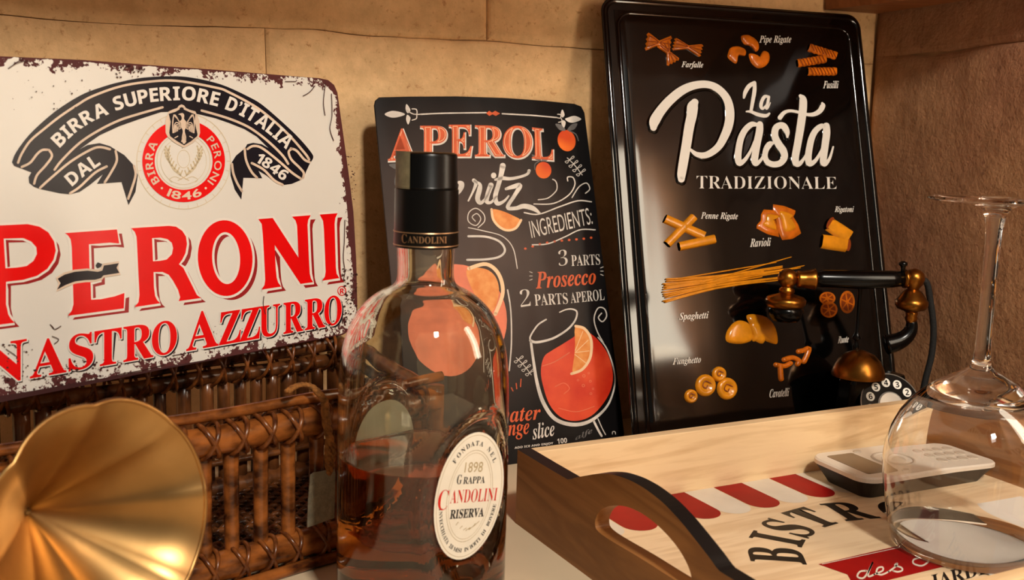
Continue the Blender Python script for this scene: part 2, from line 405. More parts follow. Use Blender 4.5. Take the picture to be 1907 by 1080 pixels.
# small corner shelf whose lower edge shows at the top right
A = CORNER + Vector((*BW.uv(1533, 20),))[0] * Vector((0, 0, 0)) if False else None
ax, az = BW.uv(1533, 19); pa = BW.M @ Vector((ax, az, 0.003)); zb_ = az
pb = RW.M @ Vector((0.30, 0, 0.003)); pc = CORNER + (-WU + WS) * 0.003
cs = MB(); tri = [Vector((pa.x, pa.y, 0)), Vector((pb.x, pb.y, 0)), Vector((pc.x, pc.y, 0))]
cs.add([(p.x, p.y, z) for z in (zb_, zb_ + 0.022) for p in tri], [(0, 2, 1), (3, 4, 5), (0, 1, 4, 3), (1, 2, 5, 4), (2, 0, 3, 5)])
tag(cs.build('corner_shelf', m_shelf), 'brown wooden corner shelf, only its lower edge showing above the black pasta sign', 'shelf')

# ================================================================== tin signs
def smooth_line(pl, pts): return [pl.uv(*p) for p in pts]
# ---- beer sign
m_white = bpy.data.materials.new('worn_white_enamel'); m_white.use_nodes = True
def worn(m):
    nt = m.node_tree; N = nt.nodes; L = nt.links; b = N['Principled BSDF']; b.inputs['Roughness'].default_value = 0.32
    tc = N.new('ShaderNodeTexCoord'); sp = N.new('ShaderNodeSeparateXYZ'); L.new(tc.outputs['Object'], sp.inputs[0])
    def math_(op, a, bb_=None, c=None):
        n = N.new('ShaderNodeMath'); n.operation = op
        for i, x in enumerate((a, bb_, c)):
            if x is None: continue
            if isinstance(x, (int, float)): n.inputs[i].default_value = x
            else: L.new(x, n.inputs[i])
        return n.outputs[0]
    def nz(s, d=5, off=0):
        n = N.new('ShaderNodeTexNoise'); n.inputs['Scale'].default_value = s; n.inputs['Detail'].default_value = d; n.inputs['Roughness'].default_value = 0.65
        if off:
            mp = N.new('ShaderNodeMapping'); mp.inputs['Location'].default_value = (off, off, 0); L.new(tc.outputs['Object'], mp.inputs[0]); L.new(mp.outputs[0], n.inputs['Vector'])
        else: L.new(tc.outputs['Object'], n.inputs['Vector'])
        return n.outputs['Fac']
    x, y = sp.outputs[0], sp.outputs[1]
    # distance (m) to the edges of the plate, local: x in [-W,0], y in [0,H]
    dr = math_('MULTIPLY', x, -1.0); dt = math_('SUBTRACT', PH, y); db = y
    e = math_('MINIMUM', math_('MULTIPLY', dr, 2.6), math_('MINIMUM', math_('MULTIPLY', dt, 1.5), math_('MULTIPLY', db, 0.75)))
    near = math_('SUBTRACT', 1.0, math_('MULTIPLY', e, 40.0)); near = math_('MAXIMUM', near, 0.0)
    fine = nz(330, 6); mid = nz(75, 6, 3.3)
    big = nz(16, 4, 7.7)
    v = math_('ADD', math_('MULTIPLY', near, 0.21), math_('MULTIPLY_ADD', mid, 0.62, math_('MULTIPLY', fine, 0.38)))
    th = math_('GREATER_THAN', v, 0.69)
    corner = math_('MULTIPLY', math_('ADD', dr, dt), 30.0)
    rim = math_('GREATER_THAN', math_('MULTIPLY_ADD', mid, 0.0060, -0.0020), math_('MULTIPLY', e, 0.9))
    c2 = math_('GREATER_THAN', math_('MULTIPLY_ADD', mid, 1.1, 0.25), math_('ADD', math_('MULTIPLY', dr, 52.0), math_('MULTIPLY', dt, 60.0)))
    c3 = math_('GREATER_THAN', math_('MULTIPLY_ADD', mid, 1.1, 0.15), math_('ADD', math_('MULTIPLY', dr, 60.0), math_('MULTIPLY', db, 60.0)))
    mask = math_('MAXIMUM', math_('MAXIMUM', th, rim), math_('MAXIMUM', c2, c3))
    r = N.new('ShaderNodeMix'); r.data_type = 'RGBA'; r.inputs[6].default_value = s2l((58, 20, 20)); r.inputs[7].default_value = s2l((92, 30, 30)); L.new(big, r.inputs[0])
    wht = N.new('ShaderNodeMix'); wht.data_type = 'RGBA'; wht.inputs[6].default_value = s2l((218, 214, 204)); wht.inputs[7].default_value = s2l((228, 224, 215)); L.new(big, wht.inputs[0])
    mx = N.new('ShaderNodeMix'); mx.data_type = 'RGBA'; L.new(mask, mx.inputs[0]); L.new(wht.outputs[2], mx.inputs[6]); L.new(r.outputs[2], mx.inputs[7])
    L.new(mx.outputs[2], b.inputs['Base Color'])
    ro = math_('MULTIPLY_ADD', mask, 0.35, 0.32); L.new(ro, b.inputs['Roughness'])
    bp = N.new('ShaderNodeBump'); bp.inputs['Distance'].default_value = 0.002; bp.inputs['Strength'].default_value = 0.12
    L.new(nz(11, 1, 1.1), bp.inputs['Height']); L.new(bp.outputs[0], b.inputs['Normal'])
sc_ = 0.90
PW, PH = 0.3 * sc_, 0.2 * sc_
PP = lean_plane(53.3, 7.44, -0.1214 * sc_, 0.8164 * sc_, 0.25 - 0.1595 * sc_, 0.393)
worn(m_white)
pr = empty('beer_sign', M=PP.M, label='worn white tin beer sign with big red letters and dark ribbon, above the rattan basket', cat='sign')
edge = [(-60, 100), (0, 104.5), (157, 111.5), (300, 122.5), (400, 129.5), (520, 139.5), (596, 145.5), (612, 149), (623, 158), (629, 172), (640, 250), (651, 330), (659, 395), (664, 480),
        (666, 560), (666, 592), (662, 606), (652, 616), (638, 624), (500, 650.5), (300, 688), (150, 719), (0, 749), (-60, 762)]
lp = [PP.uv(*p) for p in edge][::-1]
plate('panel', lp, -0.0012, 0, m_white, pr)
m_red = mat('red_enamel', (236, 6, 10), 0.26, var=0.05, vscale=25, spec=0.25)
m_dred = mat('dark_red_enamel', (150, 12, 20), 0.34)
m_navy = mat('navy_enamel', (20, 19, 32), 0.28, var=0.3, vscale=18, spec=0.3)
m_cream = mat('cream_enamel', (232, 208, 184), 0.36, var=0.12, vscale=20)
m_wht = mat('white_print', (232, 226, 216), 0.36)
m_gold = mat('pale_gold_print', (214, 198, 164), 0.4)
m_tan = mat('faint_line_print', (190, 172, 150), 0.4)
def fr(L_, x0, y0, k): return [(x0 + x / k, y0 + y / k) for x, y in L_]
c1 = lambda L_: fr(L_, 0, 390, 4.696)
c2 = lambda L_: fr(L_, 230, 390, 5.144)
c3 = lambda L_: fr(L_, 460, 380, 5.4)
P_o = c1([(-300, 165), (-100, 145), (240, 128), (340, 150), (420, 200), (470, 280), (485, 360), (465, 440), (410, 520), (320, 580), (200, 615), (50, 632), (50, 700), (50, 830), (70, 920), (95, 960), (125, 990), (-300, 1045), (-220, 960), (-190, 900), (-190, 260), (-220, 210)])
P_i = c1([(30, 255), (200, 250), (270, 280), (315, 330), (320, 390), (290, 450), (230, 495), (150, 508), (45, 515)])
E_o = c1([(565, 207), (1020, 175), (1040, 298), (960, 290), (870, 297), (775, 305), (780, 507), (785, 560), (870, 552), (872, 620), (788, 640), (790, 660), (795, 790), (880, 785), (1000, 760), (1085, 730), (1080, 865), (590, 930), (625, 885), (640, 830), (632, 560), (625, 330), (615, 260), (590, 225)])
R_o = c2([(70, 180), (430, 157), (500, 165), (560, 205), (595, 260), (605, 330), (590, 420), (560, 480), (528, 525), (570, 560), (620, 660), (670, 760), (700, 820), (740, 848), (525, 878), (540, 840), (520, 770), (470, 680), (430, 625), (370, 598), (285, 600), (288, 740), (300, 830), (320, 870), (350, 898), (100, 935), (140, 890), (150, 820), (130, 400), (122, 260), (105, 215)])
R_i = c2([(270, 275), (350, 270), (420, 285), (460, 320), (472, 370), (460, 430), (410, 480), (350, 492), (280, 497)])
N_o = c3([(110, 152), (255, 140), (515, 540), (500, 215), (485, 165), (450, 127), (638, 112), (612, 160), (605, 210), (620, 560), (628, 700), (640, 750), (662, 785), (535, 803), (275, 410), (285, 640), (295, 740), (310, 790), (340, 830), (142, 860), (172, 815), (180, 760), (168, 520), (155, 300), (145, 200)])
I_o = c3([(728, 106), (908, 92), (885, 140), (878, 200), (890, 640), (898, 700), (925, 745), (752, 770), (780, 730), (788, 680), (770, 250), (762, 170)])
def ell(cx, cy, rx, ry, rot=0, n=48):
    c, q = cos(radians(rot)), sin(radians(rot)); return [(cx + rx * cos(t) * c - ry * sin(t) * q, cy + rx * cos(t) * q + ry * sin(t) * c) for t in [2 * pi * i / n for i in range(n)]]
O_o = c2(ell(971, 466, 262, 363, -3)); O_i = c2(ell(980, 466, 134, 249, -3))
letters = [(P_o, P_i), (E_o,), (R_o, R_i), (O_o, O_i), (N_o,), (I_o,)]
dk = Ink(PP, 0.00012); wh = Ink(PP, 0.0002); rd = Ink(PP, 0.00035)
mv = lambda lp, dx, dy: [(x + dx, y + dy) for x, y in lp]
for ls in letters:
    dk.poly(*[mv(l, 9.5, 7.5) for l in ls]); rd.poly(*ls)
    for l in ls: wh.stroke(l, 9, n=1, closed=True)
# NASTRO AZZURRO
base = lambda x: 707 - 0.1748 * (x - 39)
top = lambda x: 640 - 0.150 * (x - 25)
dk2 = Ink(PP, 0.00045); wh2 = Ink(PP, 0.00055); rd2 = Ink(PP, 0.00068)
for ch, xa, xb, big in (('N', -42, 48, 5), ('A', 55, 122, 0), ('S', 127, 172, 0), ('T', 175, 225, 0), ('R', 229, 284, 0), ('O', 282, 328, 0), ('A', 346, 405, 8), ('Z', 407, 447, 0), ('Z', 446, 483, 0), ('U', 481, 520, 0), ('R', 527, 563, 0), ('R', 567, 604, 0), ('O', 603, 635, 0)):
    q = [(xa, base(xa)), (xb, base(xb)), (xb, top(xb) - big), (xa, top(xa) - big)]
    dk2.quad(ch, *q, off=0.012, dx=3.4, dy=3.0); wh2.quad(ch, *q, off=0.028); rd2.quad(ch, *q, off=0.006)
dk2.done('lettering_shade', m_navy, pr); wh2.done('lettering_gap', m_wht, pr)
# ribbon
nv = Ink(PP, 0.0002); cr = Ink(PP, 0.00035)
outer = [(22, 302), (30, 283), (55, 250), (93, 215), (125, 192), (157, 174), (190, 162), (220, 153.5), (267, 144.5), (327, 142), (365, 146), (400, 154), (426, 163), (460, 179), (489, 196), (536, 237), (562, 263), (580, 285), (583, 294), (577, 304)]
rest = [(564, 307), (570, 319), (566, 330), (559, 335.5), (543, 342.5), (524, 345), (511, 339), (496, 327), (481, 318), (488, 332), (453, 331), (449, 371.5), (437, 353), (429, 327), (429, 306), (439, 290), (456, 276), (460, 268.6), (471, 266), (487, 268.6), (500, 276), (478, 254.5), (455, 240.5), (426, 229), (400, 220), (375, 214),
        (340, 207), (299, 209), (259, 222), (222, 235), (185, 252), (148, 278), (163, 270), (185, 266.5), (204, 272), (231.5, 289), (247, 306), (256.5, 326), (252, 357), (239, 382), (226, 339), (180, 342.6), (191, 325), (167, 344.4), (148, 357.4), (130, 362), (111, 360), (74, 352), (63, 348), (54, 340.7), (53, 330), (58, 321), (37, 313), (26, 309)]
nv.poly(catmull(outer, 4) + rest[1:])
for L_ in ([(33, 303), (40, 286), (56, 262), (83, 239), (111, 217), (144, 195), (170, 180), (220, 162), (270, 153), (327, 150.5), (400, 163), (426, 172), (480, 202), (530, 244), (566, 284), (575, 297)],
           [(541, 276.5), (552, 281), (566, 297), (576, 302)], [(543, 277), (537, 283), (542, 297), (557, 312), (565, 322), (564, 331)],
           [(375, 206), (420, 219), (455, 233), (478, 247), (504, 268), (526, 290), (536, 305)], [(302, 200), (259, 212), (222, 224), (185, 242), (148, 266), (115, 298), (101, 316)],
           [(74, 350), (92.6, 333), (129.6, 302), (166.7, 279.6), (185, 274), (204, 278)], [(130, 360), (148, 348), (176, 322), (198, 310)], [(214.8, 281.5), (216.7, 300), (205.6, 322), (194.4, 339.8)],
           [(249, 309), (252, 326), (244.4, 352), (238, 370)], [(40, 311), (55.5, 303), (68.5, 287), (78, 279.6), (88, 279)], [(91, 279.6), (96, 291), (85, 307.4), (68.5, 326), (63, 342)],
           [(460.5, 277.4), (471, 272), (487, 275.7), (516.8, 298.5), (543, 321.4), (560, 333)], [(468.4, 303.8), (490.4, 316), (509.7, 335.5), (525.6, 344)], [(455, 277.4), (457.8, 298.5), (467.5, 319.6), (478, 331)],
           [(431.4, 305.6), (434, 323), (441, 340.8), (450, 356)]):
    cr.stroke(L_, 4.4)
lt = Ink(PP, 0.0004)
lt.path('BIRRA SUPERIORE', [(111, 275), (140, 247), (170, 227), (191, 217), (225, 203), (274, 191), (330, 186.5), (363, 188.6), (404, 198)], 25, off=0.01, sp=1.3)
lt.path('D’ITALIA', [(418, 203), (451, 217), (489, 241), (515, 262), (532, 278)], 25, off=0.01, sp=1.2)
lt.path('DAL', [(134, 347), (160, 325), (187, 306)], 24, off=0.01, sp=1.5)
lt.path('1846', [(474, 300), (490, 310), (508, 323), (527, 337)], 19, off=0.012, sp=1.2)
lt.done('ribbon_lettering', m_wht, pr)
# roundel
cx, cy = 341.5, 300
ri = Ink(PP, 0.0002)
ri.ell(cx, cy, 88, 90, 0, (cx, cy, 86.8, 88.8)); ri.ell(cx, cy, 50, 51, 0, (cx, cy, 49, 50)); ri.ell(cx, cy, 43, 44, 0, (cx, cy, 42.3, 43.3))
for k in range(30):
    a = 2 * pi * k / 30; ri.stroke([(cx + 80 * cos(a), cy + 82 * sin(a)), (cx + 87 * cos(a), cy + 89 * sin(a))], 0.9, n=1, caps=False)
for sgn in (-1, 1):
    for k in range(9):
        t = k / 8; bx, by = cx + sgn * (6 + 24 * sin(t * 1.9)), cy + 26 - 46 * t
        ri.stroke([(bx, by), (bx + sgn * 5, by - 7)], 3.2, n=1); ri.stroke([(bx, by), (bx - sgn * 3.5, by - 8)], 2.6, n=1)
    ri.stroke([(cx - sgn * 10, cy + 36), (cx + sgn * 4, cy + 28), (cx + sgn * 22, cy + 12), (cx + sgn * 29, cy - 14)], 1.6)
    ri.stroke([(cx + sgn * 4, cy + 34), (cx + sgn * 16, cy + 29), (cx + sgn * 26, cy + 34), (cx + sgn * 22, cy + 39)], 1.2)
ri.ell(cx, cy - 4, 12, 17, 0, (cx, cy - 4, 11, 16))
ri.done('roundel_lines', m_gold, pr)
rg = Ink(PP, 0.0003); rg.ell(cx, cy, 77, 76.5, 0, (cx, cy, 54, 53.5), n=60)
rg.done('roundel_ring', m_red, pr)
rl = Ink(PP, 0.00042)
arc = lambda r, a0, a1, n=14: [(cx + r * cos(radians(a0 + (a1 - a0) * i / n)), cy + r * sin(radians(a0 + (a1 - a0) * i / n))) for i in range(n + 1)]
rl.path('BIRRA', arc(57.5, 140, 214), 14.5, st='S', sp=1.6); rl.path('PERONI', arc(57.5, 317, 400), 13, st='R', sp=2.2, off=0.012); rl.path('1846', arc(71.5, 116, 62), 14, st='R', off=0.02, sp=2)
for a in (129, 51): rl.ell(cx + 65 * cos(radians(a)), cy + 65 * sin(radians(a)), 2.2, 2.2, n=10)
rl.done('roundel_lettering', m_cream, pr)
q6 = lambda L_: fr(L_, 240, 190, 5.4)
s1 = Ink(PP, 0.00048)
s1.poly(q6([(362, 190), (395, 95), (440, 75), (480, 62), (500, 35), (525, 25), (550, 35), (570, 62), (610, 80), (665, 95), (705, 190), (712, 310), (700, 350), (640, 410), (550, 460), (455, 410), (385, 350), (365, 310)]))
s1.done('shield_border', m_cream, pr)
s2_ = Ink(PP, 0.00058); s2_.poly(q6([(395, 120), (460, 100), (505, 75), (505, 60), (525, 52), (545, 60), (545, 75), (600, 100), (662, 125), (655, 200), (685, 325), (680, 345), (620, 395), (550, 437), (480, 395), (410, 345), (400, 310), (415, 200)]))
s2_.done('shield', m_navy, pr)
eg = Ink(PP, 0.00068)
eg.smooth(q6([(490, 125), (530, 112), (550, 130), (548, 170), (570, 200), (575, 240), (555, 290), (570, 360), (560, 415), (535, 415), (525, 360), (535, 290), (510, 240), (505, 200), (525, 170), (515, 135)]))
for sg, x0 in ((-1, 515), (1, 570)):
    for k in range(5):
        y = 215 + k * 12; eg.stroke(q6([(x0, y + 5), (x0 + sg * (25 + 7 * k), y - 35 + k * 12), (x0 + sg * (72 - 9 * k), 130 + k * 14)]) if k < 1 else q6([(x0, y), (x0 + sg * (22 + 8 * (4 - k)), y - 30 + 10 * k), (x0 + sg * (76 - 10 * k), 165 + 40 * (4 - k) * .5 + 20 * k), (x0 + sg * (80 - 12 * k), 315 - 6 * k)]), 1.7)
    eg.stroke(q6([(x0, 230), (x0 + sg * 60, 130), (x0 + sg * 80, 200), (x0 + sg * 78, 310)]), 2.0)
    eg.stroke(q6([(545 + sg * 5, 330), (545 + sg * 22, 400)]), 1.5); eg.stroke(q6([(545 + sg * 60, 345), (545 + sg * 90, 362)]), 1.8)
eg.done('eagle', m_cream, pr)
nb = Ink(PP, 0.00052); wb = Ink(PP, 0.00044)
rb = c1([(500, 605), (560, 570), (650, 545), (760, 535), (850, 545), (890, 535), (905, 490), (1035, 470), (1015, 510), (1040, 555), (900, 577), (880, 600), (830, 615), (740, 618), (650, 630), (570, 660), (495, 702), (525, 645)])
nb.poly(rb); nb.poly(c1([(832, 490), (850, 462), (890, 478), (880, 500), (850, 515)])); wb.stroke(rb, 8, n=1, closed=True)
nb.done('small_ribbon', m_navy, pr); wb.done('small_ribbon_border', m_cream, pr)
nv.done('ribbon', m_navy, pr); cr.done('ribbon_stripes', m_cream, pr)
# registered mark
rm = Ink(PP, 0.0004); rm.ell(636, 541.5, 8, 9, 0, (636, 541.5, 6.6, 7.6)); rm.quad('R', (632.6, 547), (640, 546), (640, 536.5), (632.6, 537.5), st='S')
rm.done('registered_mark', m_red, pr)
rd.done('red_lettering', m_red, pr); dk.done('dark_red_shade', m_dred, pr); wh.done('letter_gap', m_wht, pr); rd2.done('subtitle_lettering', m_red, pr)
# chips and spots of worn paint
ch_ = Ink(PP, 0.0008); rs = random.Random(3)
def chips(n, x0, x1, y0, y1, smin, smax, f=None):
    for _ in range(n):
        x, y = rs.uniform(x0, x1), rs.uniform(y0, y1)
        if f and not f(x, y): continue
        r = rs.uniform(smin, smax) * (0.5 + rs.random()); k = rs.randint(5, 7); a0 = rs.random() * 6
        ch_.poly([(x + r * (0.5 + 0.7 * rs.random()) * cos(a0 + 2 * pi * i / k) * 1.2, y + r * (0.4 + 0.6 * rs.random()) * sin(a0 + 2 * pi * i / k)) for i in range(k)])
chips(55, 20, 190, 112, 205, 0.5, 1.5); chips(40, 215, 270, 122, 145, 0.8, 2.6); chips(60, 636, 662, 285, 375, 0.4, 1.5, lambda x, y: x > 628 + (y - 150) * 0.09)
chips(130, 636, 664, 500, 605, 0.5, 2.0); chips(110, 540, 640, 585, 640, 0.5, 1.9, lambda x, y: y > base(x) - 10 and y < base(x) + 22)
chips(45, 0, 60, 640, 735, 0.6, 2.4); chips(110, 60, 200, 670, 725, 0.6, 2.4, lambda x, y: y < 749 - 0.205 * x - 4 and y > base(x) - 18); chips(60, 200, 540, 620, 700, 0.3, 1.3, lambda x, y: y < 747 - 0.2 * x - 3 and y > base(x) + 4)
for L_ in ([(24, 120), (42, 109)], [(14, 128), (30, 118), (50, 113)], [(605, 155), (601, 190), (604, 215)], [(616, 175), (617, 215), (613, 240), (620, 262)], [(563, 179), (575, 172), (585, 160)], [(530, 152), (550, 152)],
           [(641, 410), (640, 450), (638, 480), (641, 505), (638, 522)], [(490, 552), (489, 570), (493, 585)], [(490, 640), (488, 652), (493, 660)], [(94, 606), (101, 613), (112, 607)], [(205, 702), (230, 695), (260, 690), (305, 679)], [(320, 662), (345, 658)], [(92, 604), (98, 610)], [(100, 640), (108, 632), (96, 626)], [(10, 650), (25, 660), (30, 665)]):
    ch_.stroke(L_, 1.4, n=5)
ch2_ = Ink(PP, 0.0007); ch2_.poly([(-60, 752), (0, 737), (40, 731), (90, 722), (140, 713), (200, 702.5), (260, 692), (330, 679), (400, 667), (400, 669.5), (300, 688), (150, 719), (0, 749), (-60, 762)])
ch_.done('paint_chips', mat('rust', (58, 20, 20), 0.7), pr, kind='stuff'); ch2_.done('rusty_edge', mat('rust', (58, 20, 20), 0.7), pr)

# ---- cocktail sign
AP = lean_plane(28.07, 16.82, -0.0702, 0.7272)
ar = empty('cocktail_sign', M=AP.M, label='narrow black tin cocktail sign with orange heading, behind the bottle', cat='sign')
def black_tin(name, c_a, c_b, rough, cxy=None, rad=1, bumpd=0.0, spec=0.4):
    m = bpy.data.materials.new(name); m.use_nodes = True; nt = m.node_tree; N = nt.nodes; L = nt.links; b = N['Principled BSDF']; b.inputs['Roughness'].default_value = rough; b.inputs['Specular IOR Level'].default_value = spec
    tc = N.new('ShaderNodeTexCoord')
    n = N.new('ShaderNodeTexNoise'); n.inputs['Scale'].default_value = 28; n.inputs['Detail'].default_value = 5; L.new(tc.outputs['Object'], n.inputs['Vector'])
    mx = N.new('ShaderNodeMix'); mx.data_type = 'RGBA'; mx.inputs[6].default_value = s2l(c_a); mx.inputs[7].default_value = s2l(c_b)
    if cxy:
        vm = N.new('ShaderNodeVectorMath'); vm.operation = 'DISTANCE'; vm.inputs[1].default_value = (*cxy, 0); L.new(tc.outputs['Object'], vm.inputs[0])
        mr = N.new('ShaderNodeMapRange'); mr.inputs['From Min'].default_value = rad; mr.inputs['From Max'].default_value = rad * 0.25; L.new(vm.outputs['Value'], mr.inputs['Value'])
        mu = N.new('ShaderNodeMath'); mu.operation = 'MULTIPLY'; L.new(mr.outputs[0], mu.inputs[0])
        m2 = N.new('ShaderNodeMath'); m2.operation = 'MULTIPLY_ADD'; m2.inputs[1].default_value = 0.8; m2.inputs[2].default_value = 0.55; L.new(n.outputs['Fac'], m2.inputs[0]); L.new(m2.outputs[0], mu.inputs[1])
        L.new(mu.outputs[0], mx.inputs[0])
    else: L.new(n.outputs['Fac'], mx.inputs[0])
    L.new(mx.outputs[2], b.inputs['Base Color'])
    if bumpd:
        mp = N.new('ShaderNodeMapping'); mp.inputs['Scale'].default_value = (1.0, 0.35, 1); L.new(tc.outputs['Object'], mp.inputs[0])
        n3 = N.new('ShaderNodeTexNoise'); n3.inputs['Scale'].default_value = 16; n3.inputs['Detail'].default_value = 1.5; L.new(mp.outputs[0], n3.inputs['Vector'])
        bp = N.new('ShaderNodeBump'); bp.inputs['Distance'].default_value = bumpd; bp.inputs['Strength'].default_value = 1; L.new(n3.outputs['Fac'], bp.inputs['Height']); L.new(bp.outputs[0], b.inputs['Normal'])
    return m
m_hazed_tin = black_tin('black_tin_painted_haze', (12, 9, 10), (78, 62, 56), 0.38, AP.uv(860, 480), 0.13, 0.004, spec=0.22)  # black tin; the paler middle is a reflected haze painted into the colour
w_a, h_a = 0.1884, 0.2866
tr_ = [AP.uv(*p) for p in [(697, 196), (699, 187), (706, 181), (760, 179.5), (850, 179), (940, 182), (1010, 187), (1070, 193), (1083, 198), (1089, 210)]]
plate('panel', [(-0.0005, 0.008), (0.004, 0.002), (0.012, 0)] + [(w_a - 0.012, 0), (w_a - 0.003, 0.003), (w_a, 0.012)] + tr_[::-1], -0.001, 0, m_hazed_tin, ar)
m_or = mat('orange_print', (226, 96, 48), 0.38, var=0.12, vscale=60)
m_ww = mat('chalk_white_print', (228, 218, 206), 0.4, var=0.12, vscale=90)
m_salmon = mat('salmon_print', (240, 128, 92), 0.4, var=0.14, vscale=40)
m_juice = mat('red_orange_print', (234, 84, 44), 0.36, col2=(206, 42, 18), vscale=26)
m_slice = mat('orange_flesh_print', (240, 160, 84), 0.4, col2=(226, 128, 50), vscale=120)
m_pale = mat('pale_orange_print', (246, 206, 160), 0.4)
m_grey = mat('grey_leaf_print', (112, 108, 106), 0.4, var=0.3, vscale=80)
o1, o2, o3, o4 = (Ink(AP, h) for h in (0.00012, 0.00022, 0.00032, 0.00042))
for ch, xa, xb, bl_, br_, tl, trr in (('A', 723, 774, 299, 297, 240, 240), ('P', 783, 831, 294, 293, 235, 235), ('E', 836, 878, 291, 291, 233, 233), ('R', 885, 938, 291, 291, 234, 235), ('O', 937, 990, 294, 294, 234, 236), ('L', 991, 1032, 295, 298, 238, 242)):
    q = [(xa, bl_), (xb, br_), (xb - (0 if ch != 'L' else 8), trr), (xa, tl)]
    o1.quad(ch, *q, off=0.026, dx=1.2, dy=1.5); o2.quad(ch, *q, off=0.008); o3.quad(ch, *q, off=-0.022); o4.quad(ch, *q, off=-0.034)
o1.done('heading_outline', m_ww, ar); o2.done('heading_lettering', m_or, ar); o3.done('heading_inline', m_pale, ar); o4.done('heading_core', m_or, ar)
wt = Ink(AP, 0.0003)
for L_, w_ in (([(783, 213), (830, 211), (905, 210)], 2.4), ([(935, 212), (990, 215), (1036, 219)], 2.4), ([(757, 205), (764, 210), (772, 213), (783, 213)], 2), ([(767, 203), (775, 204), (776, 212), (770, 213)], 1.8), ([(767, 224), (775, 221), (776, 214)], 1.8),
              ([(1038, 213), (1044, 214), (1043, 220), (1036, 219)], 1.8), ([(1040, 228), (1046, 226), (1045, 221)], 1.8)): wt.stroke(L_, w_)
for P in ([(716, 213), (728, 207), (742, 208), (754, 213), (742, 218), (728, 219)], [(1082, 222), (1070, 216), (1058, 219), (1052, 222), (1060, 228), (1070, 228)], [(757, 194), (764, 205), (759, 211), (755, 203)], [(760, 232), (764, 220), (758, 214), (756, 223)], [(1047, 204), (1051, 214), (1047, 219), (1044, 212)], [(1050, 238), (1053, 228), (1048, 224), (1045, 230)]): wt.smooth(P)
t_ = [((936, 309), 11), ((933, 325), 9), ((928, 344), 8.5), ((922, 366), 8.5), ((926, 379), 8), ((938, 375), 5), ((947, 365), 3)]
for S_ in ([(*p, q) for p, q in t_], [(922, 335, 4), (935, 332, 7), (950, 333, 6), (970, 329, 5), (982, 324, 5), (985, 318, 6)], [(914, 345, 10), (908, 362, 9), (906, 375, 8), (914, 377, 5), (924, 366, 4)],
           [(872, 374, 3), (880, 358, 4), (886, 342, 7), (882, 336, 7)], [(884, 338, 4), (893, 343, 6), (893, 352, 9), (889, 370, 9), (895, 378, 7), (905, 368, 4), (913, 352, 4)],
           [(942, 352, 5), (955, 348, 8), (968, 346, 9), (958, 364, 7), (945, 386, 7), (960, 388, 7), (975, 384, 9), (992, 388, 9), (1006, 398, 3)]): wt.stroke(S_)
wt.ell(919, 327, 5, 5.5, n=14)
wt.quad('Sp', (778, 385), (862, 380), (866, 322), (782, 322), st='I')
for L_, w_ in (([(1002, 372), (1020, 369), (1035, 356), (1037, 345), (1034, 337), (1029, 334)], 2), ([(994, 380), (1030, 379), (1058, 364), (1070, 345), (1067, 331), (1057, 330), (1057, 337)], 2.2), ([(1065, 368), (1078, 348), (1092, 341), (1098, 352), (1090, 360)], 2),
               ([(976, 396), (1003, 399), (1042, 385), (1076, 374), (1101, 376)], 2.4), ([(991, 456), (1020, 454), (1052, 441), (1080, 428), (1108, 428)], 2.2),
               ([(885, 412), (879, 404), (888, 398), (895, 408), (886, 420), (872, 412), (873, 396), (886, 388), (900, 398), (902, 412), (890, 424)], 1.8), ([(872, 424), (900, 430), (935, 440), (955, 462), (963, 500)], 1.8),
               ([(757, 412), (742, 404), (738, 396), (746, 390), (757, 394)], 1.8), ([(757, 448), (744, 446), (741, 438), (748, 434), (757, 436)], 1.8), ([(870, 484), (905, 483), (930, 478), (940, 466), (930, 450), (905, 441), (872, 440)], 4), ([(945, 540), (951, 580), (952, 640), (948, 690)], 2.6)): wt.stroke(L_, w_)
s3 = lambda L_: fr(L_, 900, 500, 3.0)
for L_ in (s3([(425, 245), (460, 230), (495, 227), (522, 243), (512, 290), (470, 340), (400, 385), (340, 405), (290, 412), (262, 402)]),): wt.stroke([(*p, 2 + 3 * (i / 9)) for i, p in enumerate(L_)])
wt.stroke(s3([(262, 402), (262, 380), (285, 340), (310, 310), (350, 285)]), 3)
wt.stroke([(*p, q) for p, q in zip(s3([(265, 410), (280, 520), (300, 640), (335, 750), (400, 840), (500, 872), (600, 850), (690, 770), (732, 660), (730, 570), (690, 450), (640, 385)]), (4.5, 5, 6, 7, 7, 7, 6, 4, 3, 2.6, 2.4, 2))])
for L_, w_ in ((s3([(670, 415), (635, 350), (618, 280), (640, 222), (675, 225), (688, 265), (665, 297), (642, 275), (660, 250)]), 2.2), (s3([(615, 850), (640, 900), (660, 935)]), 4), (s3([(640, 840), (662, 890), (682, 928)]), 1.8), (s3([(720, 925), (722, 912), (735, 912), (738, 925)]), 1.5)): wt.stroke(L_, w_)
wt.quad('INGREDIENTS:', (990, 444), (1104, 417), (1099, 386), (984, 412), st='R', off=-0.004)
wt.quad('3', (1040, 497), (1058, 494), (1056, 463), (1038, 466), off=-0.02); wt.quad('PARTS', (1064, 496), (1118, 493), (1116, 473), (1063, 475), off=-0.005)
wt.quad('2', (969, 573), (989, 570), (987, 537), (966, 539), off=-0.02); wt.quad('PARTS', (996, 570), (1058, 566), (1056, 545), (994, 548), off=-0.005); wt.quad('APEROL', (1063, 565), (1126, 559), (1124, 538), (1061, 545), off=-0.005)
wt.quad('slice', (992, 819), (1033, 811), (1031, 783), (990, 789), st='I'); wt.quad('100', (1038, 827), (1056, 824), (1055, 815), (1037, 817), st='S')
wt.quad('ADD ICE AND ENJOY', (958, 837), (1030, 828), (1030, 823), (958, 832), st='S')
